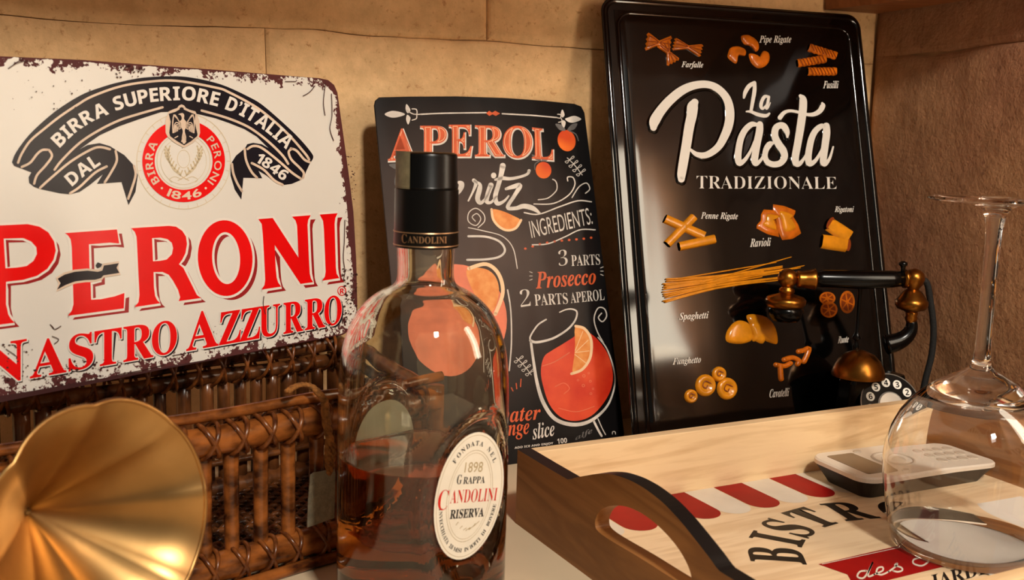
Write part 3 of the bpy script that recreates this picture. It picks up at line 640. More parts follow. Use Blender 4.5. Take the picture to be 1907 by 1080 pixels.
for sx, sy, k in ((975, 672, 1), (1070, 300, 1.0)):
    wt.stroke([(sx - 14, sy - 6) if k else (sx, sy), (sx, sy + 8), (sx + 14, sy + 26)], 1.4)
    for t in range(4):
        bx, by = sx - 10 + 7 * t, sy - 2 + 8 * t
        for dx_, dy_ in ((9, -5), (-8, 3)): wt.stroke([(bx, by), (bx + dx_ * .5 + 2, by + dy_ - 2), (bx + dx_, by + dy_), (bx + dx_ * .5, by + dy_ + 3), (bx, by)], 1.1)
for px_, py_, s_ in ((991, 514, -1), (1118, 505, 1)):
    for k in (-1, 0, 1): wt.stroke([(px_, py_ + 6 * k), (px_ + 5 * s_, py_ + 8 * k)], 1.3, n=1)
wt.split('chalk_mark', m_ww, ar)
gy = Ink(AP, 0.0002)
for P in ([(1034, 231), (1046, 233), (1053, 243), (1042, 242)], [(1056, 243), (1064, 232), (1075, 230), (1069, 241)], [(990, 288), (1000, 291), (1008, 299), (998, 298)], [(1008, 299), (1014, 292), (1022, 294), (1017, 300)], [(724, 307), (738, 305), (750, 315), (736, 315)], [(735, 345), (736, 328), (750, 318), (744, 334)]): gy.smooth(P)
gy.stroke([(1060, 244), (1072, 250), (1077, 262)], 2); gy.stroke([(996, 316), (996, 306), (1004, 300)], 2)
gy.quad('alfe', (1072, 822), (1104, 808), (1102, 796), (1070, 812), st='I')
gy.split('leaf', m_grey, ar)
j = Ink(AP, 0.00015)
j.smooth(s3([(510, 378), (470, 405), (430, 430), (380, 460), (340, 492), (322, 560), (330, 640), (370, 760), (440, 835), (530, 850), (620, 810), (700, 705), (724, 600), (700, 490), (650, 410), (590, 358), (530, 345)]))
fj = Ink(AP, 0.00016); fj.ell(1055, 262, 16.5, 20, -15); fj.ell(1012, 317, 14.5, 15.5, -15); fj.ell(754, 334, 15, 24, 15); fj.split('kumquat_print', mat('kumquat_orange_print', (236, 112, 30), 0.36, col2=(206, 66, 12), vscale=45, detail=1), ar)
j.split('juice', m_juice, ar)
sj = Ink(AP, 0.00018); sj.ell(848, 596, 96, 104); sj.done('large_glass_juice', m_salmon, ar)
rdx = Ink(AP, 0.0003)
rdx.quad('Prosecco', (998, 538), (1110, 529), (1108, 500), (996, 507), st='I', off=0.006)
rdx.quad('water', (928, 789), (1007, 781), (1006, 757), (926, 763), st='I'); rdx.quad('orange', (908, 824), (986, 816), (985, 788), (906, 796), st='I')
for t in range(10): rdx.ell(978 + 13.6 * t, 463 - 2.6 * t - 3.2 * sin(t * .5), 2.6, 2.2, n=8)
rdx.poly([(905, 211), (911, 206.5), (916, 210), (922, 206.5), (931, 211.5), (923, 216), (917, 213), (911, 216)])
for k in range(3): rdx.stroke([(955 + 7 * k, 728 - 4 * k), (952 + 9 * k, 722 - 8 * k)], 2, n=1)
rdx.split('red_lettering', m_or, ar)
sl = Ink(AP, 0.00028); sp_ = Ink(AP, 0.00036)
P = s3([(512, 328), (560, 340), (592, 385), (600, 440), (588, 505), (548, 560), (498, 585), (506, 500), (512, 420)])
sp_.stroke(s3([(515, 322), (562, 335), (596, 382), (604, 440), (592, 508), (550, 565), (492, 588)]), 5); sl.poly(catmull(P, 3, True))
for a, b in (((512, 470), (585, 400)), ((512, 470), (590, 460)), ((510, 480), (575, 530)), ((512, 460), (555, 352))): sp_.stroke(s3([a, b]), 1.2, n=1)
sp_.stroke([(873, 500), (905, 492), (928, 510), (936, 545), (922, 585)], 7); sl.smooth([(868, 505), (900, 500), (922, 515), (929, 545), (916, 580), (890, 560)])
sl.smooth([(916, 390), (935, 393), (958, 403), (968, 410), (960, 424), (942, 428), (926, 418), (918, 404)]); sp_.stroke([(915, 390), (918, 408), (929, 422), (944, 429), (960, 425), (970, 410)], 4.5)
sl.split('fruit_slice', m_slice, ar); sp_.split('slice_rind', m_pale, ar)
hl = Ink(AP, 0.0003)
for x, y, r in ((1078, 690, 2.6), (1087, 700, 3), (1096, 695, 2), (1086, 718, 3), (1099, 710, 2.4), (1076, 708, 2), (1104, 724, 2), (1100, 733, 2.4)): hl.ell(x, y, r, r, 0, (x, y, r * .6, r * .6), n=12)
hl.stroke(s3([(330, 545), (400, 520), (480, 470)]), 1.6); hl.stroke(s3([(400, 660), (450, 640), (480, 670), (450, 700)]), 1.2); hl.stroke(s3([(420, 780), (520, 800), (620, 770)]), 1.2)
hl.done('bubbles', m_salmon, ar)

# table lamp just right of the picture: its glow is what the signs and glasses mirror
m_shade = bpy.data.materials.new('lit_lamp_shade'); m_shade.use_nodes = True; _b = m_shade.node_tree.nodes['Principled BSDF']
_b.inputs['Base Color'].default_value = s2l((240, 228, 205)); _b.inputs['Emission Color'].default_value = (1.0, 0.86, 0.66, 1); _b.inputs['Emission Strength'].default_value = LAMP_GLOW
LP = Vector((0.464, 0.478, 0)); lmp = empty('table_lamp', loc=LP, label='white-shaded table lamp standing beyond the right edge of the tray', cat='lamp')
V, Fc = lathe([(0.031, 0.215), (0.033, 0.50), (0.0322, 0.50), (0.0302, 0.215)], 48, closed=True); mesh('lamp_shade', V, Fc, m_shade, lmp, smooth=True)
V, Fc = lathe([(0, 0.0), (0.036, 0.0), (0.036, 0.006), (0.030, 0.012), (0.010, 0.02), (0, 0.021)], 40); mesh('base', V, Fc, mat('lamp_brass', (150, 105, 50), 0.35, metal=1), lmp, smooth=True)
V, Fc = tube([(0, 0, 0.018), (0, 0, 0.30), (0, 0, 0.33)], 0.005, 14); mesh('pole', V, Fc, MATS['lamp_brass'], lmp, smooth=True)
V, Fc = tube([(-0.0310, 0, 0.33), (0.0310, 0, 0.33)], 0.0012, 6); mesh('shade_carrier', V, Fc, MATS['lamp_brass'], lmp)
# ---- pasta sign: glossy black embossed tin
ZP = lean_plane(19.02, 15.67, 0.0991, 0.7812); zw, zh = 0.2524, 0.377
zr_ = empty('pasta_sign', M=ZP.M, label='tall glossy black tin sign with embossed pasta shapes and big white Pasta lettering', cat='sign')
m_gloss = black_tin('glossy_black_enamel', (2, 2, 2), (3, 3, 3), 0.08); m_gloss.node_tree.nodes['Principled BSDF'].inputs['Specular IOR Level'].default_value = 0.55
m_glw = mat('raised_white_enamel', (208, 201, 191), 0.22)
plate('backing', rrect(0, zw, 0, zh, 0.013), -0.0014, 0, m_gloss, zr_)
def bulge(a, b):
    e = min(a, zw - a, b, zh - b)
    g = max(0.0, min(1.0, (e - 0.0125) / 0.006)); g = g * g * (3 - 2 * g)
    return g * (0.0016 + 0.00045 * noise.noise((a * 30, b * 10, 5.5)))
def exp_(x): return math.exp(-x)
NX, NY = 70, 90; V = []; Fc = []
for j_ in range(NY + 1):
    for i_ in range(NX + 1):
        a, b = 0.011 + (zw - 0.022) * i_ / NX, 0.011 + (zh - 0.022) * j_ / NY; V.append((a, b, 0.0003 + bulge(a, b)))
for j_ in range(NY):
    for i_ in range(NX): k = j_ * (NX + 1) + i_; Fc.append((k, k + 1, k + NX + 2, k + NX + 1))
mesh('panel', V, Fc, m_gloss, zr_, smooth=True)
class MInk(Ink):
    def pt(s, x, y, h=None): return (x, y, s.h if h is None else h)
class BInk(Ink):
    def pt(s, x, y, h=None):
        a, b = s.pl.uv(x, y); return (a, b, (s.h if h is None else h) + 0.0003 + bulge(a, b))
ridge = MInk(None, 0.0)
ridge.stroke(rrect(0.0135, zw - 0.0135, 0.0135, zh - 0.0135, 0.012), 0.0045, n=1, closed=True, prof=[(-1, 0.0), (-.6, .0014), (0, .0019), (.6, .0014), (1, 0.0002)])
ridge.stroke(rrect(0.003, zw - 0.003, 0.003, zh - 0.003, 0.011), 0.005, n=1, closed=True, prof=[(-1, -0.001), (-.6, .0008), (0, .0012), (.6, .0008), (1, 0.0)])
ridge.done('raised_rim', m_gloss, zr_, smooth=True)
dome = lambda h: [(-1, 0), (-.86, h * .65), (-.6, h), (.6, h), (.86, h * .65), (1, 0)]
k7 = lambda L_: [(1190 + x / 4.91, 140 + y / 4.91, w / 4.91) for x, y, w in L_]
k8 = lambda L_: [(1350 + x / 4.909, 140 + y / 4.909, w / 4.909) for x, y, w in L_]
big = [k7([(115, 490, 60), (125, 430, 95), (175, 345, 90), (260, 245, 85), (370, 155, 80), (480, 108, 72), (600, 98, 66), (700, 135, 66), (780, 225, 72), (810, 340, 80), (800, 460, 82), (760, 570, 76), (700, 670, 66), (600, 738, 58), (510, 735, 45), (450, 690, 22)]),
       k7([(488, 262, 70), (470, 300, 98), (462, 380, 92), (440, 480, 88), (415, 640, 86), (388, 800, 84), (370, 910, 78), (368, 960, 62)]),
       k8([(262, 462, 35), (220, 462, 50), (165, 510, 55), (125, 590, 58), (105, 690, 60), (100, 770, 62), (115, 815, 50), (165, 780, 35), (215, 700, 25), (250, 610, 18)]),
       k8([(297, 462, 60), (295, 520, 66), (275, 620, 66), (258, 720, 64), (250, 790, 62), (265, 820, 42), (310, 780, 26), (345, 710, 20)]),
       k8([(550, 575, 18), (548, 530, 46), (520, 480, 60), (480, 470, 58), (442, 500, 62), (436, 570, 64), (470, 640, 66), (512, 700, 66), (522, 760, 62), (485, 812, 56), (420, 825, 54), (365, 800, 50), (345, 750, 48), (355, 690, 52), (385, 645, 55), (415, 630, 30)]),
       k8([(668, 200, 30), (692, 235, 66), (690, 330, 72), (670, 480, 72), (645, 630, 68), (622, 760, 66), (632, 815, 58), (665, 815, 40), (710, 755, 22), (735, 690, 18)]),
       k8([(482, 398, 42), (515, 358, 36), (560, 338, 28), (620, 342, 26), (720, 368, 28), (790, 368, 38), (845, 338, 46), (872, 290, 48), (868, 268, 22)]),
       k8([(893, 475, 30), (855, 478, 48), (805, 520, 54), (770, 590, 58), (748, 690, 60), (740, 770, 62), (755, 818, 52), (805, 790, 35), (855, 710, 25), (890, 620, 18)]),
       k8([(905, 475, 62), (908, 540, 66), (895, 640, 66), (882, 740, 64), (878, 800, 60), (895, 820, 42), (935, 770, 26), (968, 665, 16)])]
small = [k8([(160, 212, 22), (172, 165, 36), (205, 110, 40), (255, 78, 34)]), k8([(258, 80, 30), (256, 150, 36), (243, 230, 34), (225, 330, 28)]), k8([(182, 340, 14), (225, 342, 26), (290, 368, 34), (360, 378, 32), (392, 358, 20)]),
         k8([(378, 202, 24), (348, 205, 30), (322, 250, 32), (316, 295, 32), (335, 312, 24), (362, 280, 12)]), k8([(388, 205, 24), (378, 260, 28), (366, 310, 26), (385, 300, 12), (402, 258, 8)])]
em = BInk(ZP, 0.0); ew = BInk(ZP, 0.0)
for S_ in big:
    for dx_, dy_ in ((-1.5, 1.5), (3.5, 3.5)): em.stroke(S_, prof=dome(0.0016), k=1.22, dx=dx_, dy=dy_)
    ew.stroke(S_, prof=[(-1, .00175), (1, .00175)])
for S_ in small: ew.stroke(S_, prof=[(-1, .0004), (1, .0004)])
em.done('embossed_base', m_gloss, zr_, smooth=True)
ew.quad('TRADIZIONALE', (1294, 353), (1556, 353.5), (1555, 330), (1294, 328), off=-0.026) if False else None
tz = BInk(ZP, 0.0005); tz.quad('TRADIZIONALE', (1294, 353), (1556, 353.5), (1555, 330), (1294, 328), off=-0.013)
for t_s, x0, y0, x1, y1, sl_ in (('Farfalle', 1266, 130, 1306, 116, 1), ('Pipe Rigate', 1411, 85, 1470, 68, 0), ('Fusilli', 1530, 166, 1558, 152, 0), ('Penne Rigate', 1302, 412, 1371, 396, 1), ('Ravioli', 1394, 461, 1432, 445, -2),
                            ('Rigatoni', 1551, 399, 1586, 385, 0), ('Spaghetti', 1262, 600, 1316, 583, -3), ('Funghetto', 1250, 683, 1302, 667, -4), ('Ruote', 1557, 640, 1577, 627, -2), ('Cavatelli', 1430, 741, 1466, 725, -3)):
    tz.quad(t_s, (x0, y0), (x1, y0 + sl_), (x1 + 1, y1 + sl_), (x0 + 1, y1), st='I', off=0.0)
tz.split('small_lettering', m_glw, zr_); ew.done('script_lettering', m_glw, zr_)
m_pasta = mat('pasta_orange_enamel', (196, 98, 14), 0.2, var=0.2, vscale=120)
m_pasta2 = mat('pasta_yellow_enamel', (214, 134, 20), 0.2, var=0.12, vscale=120)
m_pdark = mat('pasta_brown_enamel', (120, 48, 8), 0.25)
pa_ = BInk(ZP, 0.0002); pb_ = BInk(ZP, 0.0002); pd_ = BInk(ZP, 0.0022)
k4 = lambda L_: fr(L_, 1110, 0, 2.841); k5 = lambda L_: fr(L_, 1380, 0, 2.843); g6 = lambda L_: fr(L_, 1130, 370, 2.4); g7 = lambda L_: fr(L_, 1380, 370, 2.633)
def bow(cx, cy, rot, L_, H_):
    c, q = cos(radians(rot)), sin(radians(rot)); T = lambda x, y: (cx + x * c - y * q, cy + x * q + y * c)
    P = [(0, -H_ * .28), (L_ * .5, -H_ * .7)]
    for k in range(9): P.append((L_ * (1.0 if k % 2 else .88), -H_ + 2 * H_ * k / 8))
    P += [(L_ * .5, H_ * .7), (0, H_ * .28), (-L_ * .5, H_ * .7)]
    for k in range(9): P.append((-L_ * (1.0 if k % 2 else .88), H_ - 2 * H_ * k / 8))
    P.append((-L_ * .5, -H_ * .7))
    pa_.pillow([T(x, y) for x, y in P], 0.0016, n=1, c=(cx, cy))
    for sg in (-1, 1):
        for k in (-1, 0, 1): pd_.stroke([T(sg * 2, k), T(sg * L_ * .45, k * H_ * .38), T(sg * L_ * .85, k * H_ * .6)], 1.1, n=3)
bow(1224, 82, 8, 24, 17); bow(1278, 90, 14, 28, 12); bow(1242, 100, 62, 22, 13)
for P in (k4([(762, 195), (800, 190), (824, 215), (815, 250), (785, 235), (765, 225)]), k4([(690, 290), (705, 258), (745, 250), (783, 268), (780, 300), (745, 300), (735, 340), (710, 330), (690, 310)]),
          k5([(0, 215), (40, 195), (80, 225), (88, 260), (70, 278), (45, 250), (10, 240)]), k5([(35, 290), (70, 295), (85, 310), (110, 275), (140, 285), (143, 325), (120, 355), (80, 365), (45, 335)])): pa_.pillow(P, 0.0018)
for P0, P1 in ((k5([(350, 255)]), k5([(495, 300)])), (k5([(290, 340)]), k5([(440, 315)])), (k5([(345, 382)]), k5([(495, 382)]))):
    (xa, ya), (xb, yb) = P0[0], P1[0]
    pa_.stroke([(xa + (xb - xa) * t / 12, ya + (yb - ya) * t / 12, 14 + (2 if t % 2 else 0)) for t in range(13)], prof=dome(0.0018), n=3, caps=False)
    for t in range(1, 9): x, y = xa + (xb - xa) * t / 9, ya + (yb - ya) * t / 9; pd_.stroke([(x - 3, y - 6), (x, y), (x + 3, y + 6)], 1.6, n=2)
for a, b, w_ in (((1236, 408), (1308, 440), 17), ((1240, 456), (1290, 405), 16), ((1262, 460), (1328, 446), 17)): pb_.stroke([(*a, w_), (*[(p + q) / 2 for p, q in zip(a, b)], w_), (*b, w_)], prof=dome(0.0024), caps=False)
for P in (g7([(150, 30), (260, 60), (250, 90), (288, 172), (195, 205), (165, 110)]), g7([(105, 55), (215, 75), (160, 100), (180, 190), (70, 148), (90, 110)])): pa_.pillow(P, 0.0014, n=2); pb_.pillow([((sum(q[0] for q in P) / 6) * .38 + p[0] * .62, (sum(q[1] for q in P) / 6) * .38 + p[1] * .62) for p in P], 0.0026, n=3)
for a, b in (((1541, 418), (1578, 442)), ((1527, 450), (1573, 457))):
    pb_.stroke([(*a, 26), (*[(p + q) / 2 for p, q in zip(a, b)], 27), (*b, 26)], prof=dome(0.0024), caps=False)
    pa_.ell(a[0], a[1], 6.5, 12.5, -25 if a[0] > 1530 else -4) if False else None
pd_.ell(1541, 417, 5.5, 12, 28); pd_.ell(1574, 457, 5, 12, 2)
rs = random.Random(5)
for k in range(16):
    y0 = 520 + k * 3.0 + rs.uniform(-2, 2); x1 = rs.uniform(1400, 1470); pb_.stroke([(1232 + rs.uniform(0, 8), y0, 3.4), (1330, 522 + (y0 - 530) * .55 - 2, 3.2), (x1, 512 + (y0 - 540) * .62 - (x1 - 1400) * .06, 2.6)], prof=dome(0.002), n=4)
for a, b in (((1300, 528), (1468, 480)), ((1330, 530), (1492, 496)), ((1260, 520), (1440, 490)), ((1350, 520), (1485, 500))): pb_.stroke([(*a, 3), (*b, 2)], prof=dome(0.0026), n=1)
for P in (g6([(530, 640), (528, 600), (555, 560), (590, 545), (630, 560), (645, 600), (640, 635), (590, 650)]), g6([(632, 560), (660, 535), (700, 530), (700, 640), (660, 638), (640, 600)]), g7([(20, 575), (80, 570), (130, 590), (165, 640), (172, 710), (130, 705), (90, 690), (50, 700), (45, 640)])): pb_.pillow(P, 0.0028)
for (x, y), r in (((1311, 718), 19), ((1351, 724), 19), ((1336, 697), 13), ((1284, 738), 12)):
    pb_.pillow(ell(x, y, r, r * 1.1, n=20), 0.0026, n=1, rings=((1, 0), (.92, .7), (.75, 1), (.55, .85), (.35, .4))); pd_.stroke([(x + r * q * cos(a), y + r * q * sin(a)) for q, a in ((.1, 0), (.25, 1.5), (.35, 3), (.45, 4.5), (.55, 6))], 1.6)
for L_ in (g7([(165, 815), (205, 822), (235, 808)]), g7([(205, 790), (245, 780), (275, 795), (270, 812)]), g7([(275, 750), (300, 745), (325, 735), (315, 770), (300, 800)]), g7([(185, 820), (188, 870), (190, 885)])): pa_.stroke([(*p, 9.5) for p in L_], prof=dome(0.0018), n=4)
for x, y, rx, ry in ((1538, 556, 15, 12), (1541, 577, 16, 15), (1575, 563, 14, 21)):
    pa_.ell(x, y, rx, ry, 0, (x, y, rx * .78, ry * .78)); pa_.ell(x, y, 3, 3.5)
    for k in range(6): a = k * pi / 3 + .3; pa_.stroke([(x, y), (x + rx * .85 * cos(a), y + ry * .85 * sin(a))], 2.4, n=1)
    pd_.h = 0.0001; pd_.ell(x, y, rx * .8, ry * .8); pd_.h = 0.0022
pa_.split('orange_pasta', m_pasta, zr_, smooth=True); pb_.split('yellow_pasta', m_pasta2, zr_, smooth=True); pd_.split('pasta_line', m_pdark, zr_)

# ================================================================== serving tray
TRM = Matrix.Translation((0.0063, 0.6458, 0)) @ Matrix.Rotation(radians(27.43), 4, 'Z')
tr = empty('serving_tray', M=TRM, label='wooden serving tray with black-edged handles and red and white awning print on its floor', cat='tray')
TL, TW, TH = 0.372, 0.269, 0.0494
m_side = wood('tray_side_wood', (168, 114, 62), (118, 74, 34), axis='Y', knots=0.4)
m_oak = wood('tray_pale_wood', (238, 206, 160), (196, 150, 98), axis='X', knots=0.8)
m_blk = mat('black_paint', (14, 13, 14), 0.4)
FLz = 0.006
fl = bevel_box('tray_floor', (0.009, TL - 0.009, -TW + 0.008, -0.0085, 0.0015, FLz), wood('tray_floor_wood', (236, 208, 170), (206, 168, 124), axis='X', knots=0.8), tr, r=0.0004)
bevel_box('long_board', (0.0095, TL - 0.0095, -0.0088, -0.0001, 0, TH), m_oak, tr, r=0.0006)
bevel_box('long_board', (0.0095, TL - 0.0095, -TW, -TW + 0.0085, 0, TH), m_oak, tr, r=0.0006)
sC = 0.1345
half = [(0.0, 0.0492), (-0.055, 0.0492), (-0.071, 0.0496), (-0.062, 0.0535), (-0.050, 0.0585), (-0.038, 0.0632), (-0.024, 0.0672), (-0.010, 0.0692), (0.0, 0.0696)]
prof = [(0, TH)] + [(sC - 0.0 + x, z) for x, z in half[2:]] + [(sC - x, z) for x, z in half[2:-1][::-1]] + [(TW, TH)]
prof = [(0, TH), (0.035, TH)] + catmull([(0.052, TH)] + prof[1:-1] + [(0.217, TH)], 4)[4:-4] + [(0.235, TH), (TW, TH)]
hole = catmull([(0.104, 0.0335), (0.108, 0.0422), (0.1185, 0.0488), (0.133, 0.0536), (0.1475, 0.0553), (0.162, 0.0545), (0.176, 0.0515), (0.187, 0.0470), (0.1945, 0.0410), (0.196, 0.0355), (0.190, 0.0318), (0.150, 0.0310), (0.112, 0.0300)], 5, True)
hole = [(0.0955 + (a - 0.104) * 0.966, b) for a, b in hole]
def handle_board(x_out, sgn, name_lbl):
    """board in local tray space: outer face at x=x_out, thickness towards +sgn"""
    th = 0.0095; outl = [(0, 0.0)] + prof + [(TW, 0.0)]
    L3 = [[Vector((a, b, 0)) for a, b in outl], [Vector((a, b, 0)) for a, b in hole]]; flat = outl + hole; T = tessellate_polygon(L3); n = len(flat)
    P = lambda a, b, d: (x_out + sgn * d, -a, b)
    V = [P(a, b, 0) for a, b in flat] + [P(a, b, th) for a, b in flat]; Fc = []; mi = []
    for t in T: Fc.append(t); mi.append(0); Fc.append(tuple(n + i for i in t[::-1])); mi.append(0)
    no = len(outl)
    for i in range(no): j = (i + 1) % no; Fc.append((i, j, n + j, n + i)); mi.append(1 if 0 < i < no - 2 else 0)
    nh = len(hole)
    for i in range(nh): j = (i + 1) % nh; Fc.append((no + i, n + no + i, n + no + j, no + j)); mi.append(0)
    o = mesh('handle_board', V, Fc, [m_side, m_blk], tr)
    for p, m in zip(o.data.polygons, mi): p.material_index = m
    bm = bmesh.new(); bm.from_mesh(o.data); bmesh.ops.recalc_face_normals(bm, faces=bm.faces); bm.to_mesh(o.data); bm.free()
    return o
handle_board(0.0, 1, ''); handle_board(TL, -1, '')
m_pr = mat('brick_red_print', (158, 12, 12), 0.5, spec=0.2, var=0.1, vscale=40); m_pw = mat('off_white_print', (226, 216, 200), 0.45, var=0.05, vscale=40)
aR = MInk(None, FLz + 0.00015); aW = MInk(None, FLz + 0.00010)
for k in range(-1, 7):
    for ink, x0, dd in ((aR, 0.0520 + 0.0506 * k, 0.0), (aW, 0.0520 + 0.0248 + 0.0506 * k, -0.0005)):
        x1 = x0 + 0.0250; ye = -0.0578 + 0.0004 * k + dd
        if x1 > TL - 0.012: continue
        x0_ = max(x0, 0.0115); r = (x1 - x0) / 2; cxx = (x0 + x1) / 2
        ink.poly([(max(x0_, cxx - r * cos(t)), ye + r * (1 - sin(t))) for t in [pi * i / 12 for i in range(13)]] + [(x1, -0.009), (x0_, -0.009)])
aR.done('awning_red_stripes', m_pr, tr); aW.done('awning_white_stripes', m_pw, tr)
bk = MInk(None, FLz + 0.00018)
bk.path('BISTROT', [(0.119, -0.139), (0.131, -0.121), (0.150, -0.107), (0.172, -0.0985), (0.197, -0.0970), (0.222, -0.103), (0.244, -0.116), (0.262, -0.135)], 0.031, st='B', off=0.014, metric=True, sp=1.6)
TP = Plane(TRM @ Vector((0, 0, FLz)), TRM.to_3x3() @ Vector((1, 0, 0)), TRM.to_3x3() @ Vector((0, 1, 0)))
class TInk(Ink):
    def pt(s, x, y, h=None): a, b = s.pl.uv(x, y); return (a, b, FLz + (s.h if h is None else h))
bd = TInk(TP, 0.00014); bd.poly([(1524, 1051), (1680, 1015), (1790, 990), (1800, 1045), (1640, 1084), (1592, 1094), (1578, 1070)])
bd.done('red_banner', m_pr, tr)
bw = TInk(TP, 0.0002); S_ = lambda L_: fr(L_, 1380, 720, 3.0)
for L_, w_ in ((S_([(700, 1030), (665, 1035), (650, 1062), (680, 1072), (705, 1045), (735, 985)]), 3.4), (S_([(735, 985), (712, 1040), (715, 1062), (745, 1050)]), 3.4), (S_([(745, 1050), (790, 1030), (790, 1010), (765, 1015), (757, 1042), (785, 1052), (825, 1035)]), 3.2),
              (S_([(825, 1035), (865, 1005), (872, 990), (860, 1000), (895, 1012), (900, 1028), (875, 1036), (850, 1030)]), 3.2), (S_([(1045, 950), (1050, 975), (1010, 1002), (965, 990), (965, 968), (1000, 955), (1040, 930)]), 3), ([(1531, 1051), (1683, 1018), (1790, 994)], 1.2)): bw.stroke(L_, w_)
bw.done('banner_script', m_pw, tr)
bk2 = TInk(TP, 0.0002); bk2.quad('JARDINS', (1735, 1100), (1880, 1060), (1872, 1036), (1730, 1072), st='B')
bk2.done('lower_lettering', m_blk, tr); bk.done('bistro_lettering', m_blk, tr)

# napkin
m_paper = mat('white_paper', (236, 230, 220), 0.7, var=0.03, vscale=20, bump=0.1)
V = []; Fc = []; nn = 14
for j_ in range(nn + 1):
    for i_ in range(nn + 1):
        x, y = 0.2185 + 0.125 * i_ / nn, -0.1035 - 0.0095 * i_ / nn - 0.125 * j_ / nn
        d = sqrt((i_ / nn) ** 2 + (j_ / nn) ** 2); z = FLz + 0.0009 + 0.004 * max(0, 1 - d / 0.45) ** 2 + 0.0004 * noise.noise((x * 40, y * 40, 0)) * (1 if d < .3 else 0)
        V.append((x - 0.018 * j_ / nn, y, z))
for j_ in range(nn):
    for i_ in range(nn): k = j_ * (nn + 1) + i_; Fc.append((k, k + nn + 1, k + nn + 2, k + 1))
n0 = len(V); V += [(x, y, z - 0.0005) for x, y, z in V]; Fc += [tuple(n0 + i for i in f[::-1]) for f in Fc]
np_ = mesh('paper_napkin', V, Fc, m_paper, smooth=True); np_.matrix_world = TRM
tag(np_, 'white square paper napkin under the upturned wine glass', 'napkin')

# wine glass, upside down
m_glass = mat('clear_glass', (255, 255, 255), 0.0, trans=1, ior=1.5)
GC = TRM @ Vector((*TP.uv(1795, 1019), 0)); GY = GC.y
gz = lambda py: at(1790, py, GY).z
kx = (at(1806, 700, GY) - CAM).dot(F_) / FPX
gr = empty('wine_glass', loc=GC, label='clear wine glass standing upside down on the napkin at right', cat='wine glass')
g0 = FLz + 0.0016
outer_ = [(117.5, 372.5), (117.8, 371), (116, 369.5), (60, 366), (0.0, 365.5)]
po = [(r * kx, gz(y)) for r, y in [(0, 364.5), (60, 365), (115, 367.5), (118, 370), (117, 373), (70, 376.5), (40, 380), (28, 385), (22, 392), (17.5, 405), (14.5, 430), (13.2, 470), (12.8, 540), (13.2, 600), (14.2, 650), (15.5, 668), (18, 680), (26, 688), (42, 697), (66, 710), (92, 728), (115, 748), (134, 772), (148, 800), (157, 830), (160, 858), (158, 885), (152, 920), (143, 960), (132, 995)]]
zr0 = po[-1][1]; po = [(r, z if z > gz(700) else gz(700) + (z - gz(700)) * (gz(700) - g0) / (gz(700) - zr0)) for r, z in po]
wl = 0.0011
inner = []
for i, (r, z) in enumerate(po):
    if z < gz(715) and i > 12: inner.append((r - wl * (1 if z < gz(800) else 1.3), z + (0.0 if z < gz(780) else -0.0006)))
inner = [(0.0, gz(732)), (0.010, gz(734)), (0.020, gz(742))] + [p for p in inner if p[0] > 0.026]
V, Fc = lathe(po + [(po[-1][0] - wl / 2, po[-1][1] - wl * .4)] + inner[::-1], 96)
o = mesh('glass_body', V, Fc, m_glass, gr, smooth=True); 
bm = bmesh.new(); bm.from_mesh(o.data); bmesh.ops.remove_doubles(bm, verts=bm.verts, dist=0.00003); bmesh.ops.recalc_face_normals(bm, faces=bm.faces); bm.to_mesh(o.data); bm.free()
o.matrix_parent_inverse = Matrix.Identity(4); o.name = 'bowl_stem_and_foot'

# remote / hand-held device on the tray
DP = Plane((0, 0, FLz + 0.0175), TRM.to_3x3() @ Vector((1, 0, 0)), TRM.to_3x3() @ Vector((0, 1, 0)))
dv = [DP.uv(*p) for p in ((1518, 853), (1640, 827), (1773, 826), (1857, 858), (1620, 896))]
ux = Vector(DP.uv(1857, 862)) - Vector(DP.uv(1612, 897)); an_ = atan2(ux.y, ux.x); 
dc = Vector(DP.uv(1000, 500)) * 0 + (Vector(DP.uv(1681, 853)) - Vector(DP.uv(1690, 860))) + sum((Vector(DP.uv(*p)) for p in ((1516, 853), (1790, 826), (1860, 861), (1603, 898))), Vector((0, 0))) / 4
Lr = ux.length * 1.06; Wr = (Vector(DP.uv(1516, 850)) - Vector(DP.uv(1603, 898))).length * 1.06
DM = Matrix.Translation(DP.M @ Vector((dc.x, dc.y, -0.0175))) @ Matrix.Rotation(radians(27.43) + an_, 4, 'Z')
dr_ = empty('remote_control', M=DM, label='white hand-held remote with a small grey screen and round buttons, lying on the tray', cat='remote control')
m_dev = mat('white_plastic', (222, 210, 194), 0.4); m_devd = mat('dark_plastic', (20, 18, 18), 0.45); m_scr = mat('grey_screen', (118, 98, 78), 0.15); m_btn = mat('button_plastic', (196, 182, 164), 0.4)
hx, hy = Lr / 2, Wr / 2
def taper(name, loop_a, za, loop_b, zb, m):
    n = len(loop_a); V = [(x, y, za) for x, y in loop_a] + [(x, y, zb) for x, y in loop_b]
    return mesh(name, V, [(i, (i + 1) % n, n + (i + 1) % n, n + i) for i in range(n)] + [tuple(range(n - 1, -1, -1)), tuple(range(n, 2 * n))], m, dr_)
taper('lower_shell', rrect(-hx + .009, hx - .009, -hy + .009, hy - .009, .008), 0.0001, rrect(-hx + .0006, hx - .0006, -hy + .0006, hy - .0006, .0125), 0.0135, m_devd)
plate('upper_shell', rrect(-hx, hx, -hy, hy, .013), 0.0136, 0.0175, m_dev, dr_, r=0.0012)
plate('screen', rrect(-hx + .010, -hx + .034, -hy + .009, hy - .009, .002), 0.0174, 0.0178, m_scr, dr_, r=0.0002)
ringb = MInk(None, 0.0178)
V, Fc = lathe([(0.0125, 0.0172), (0.0125, 0.0182), (0.0142, 0.0184), (0.0150, 0.0172)], 36, Matrix.Translation((-hx + .052, 0, 0))); mesh('dial_ring', V, Fc, m_btn, dr_, smooth=True)
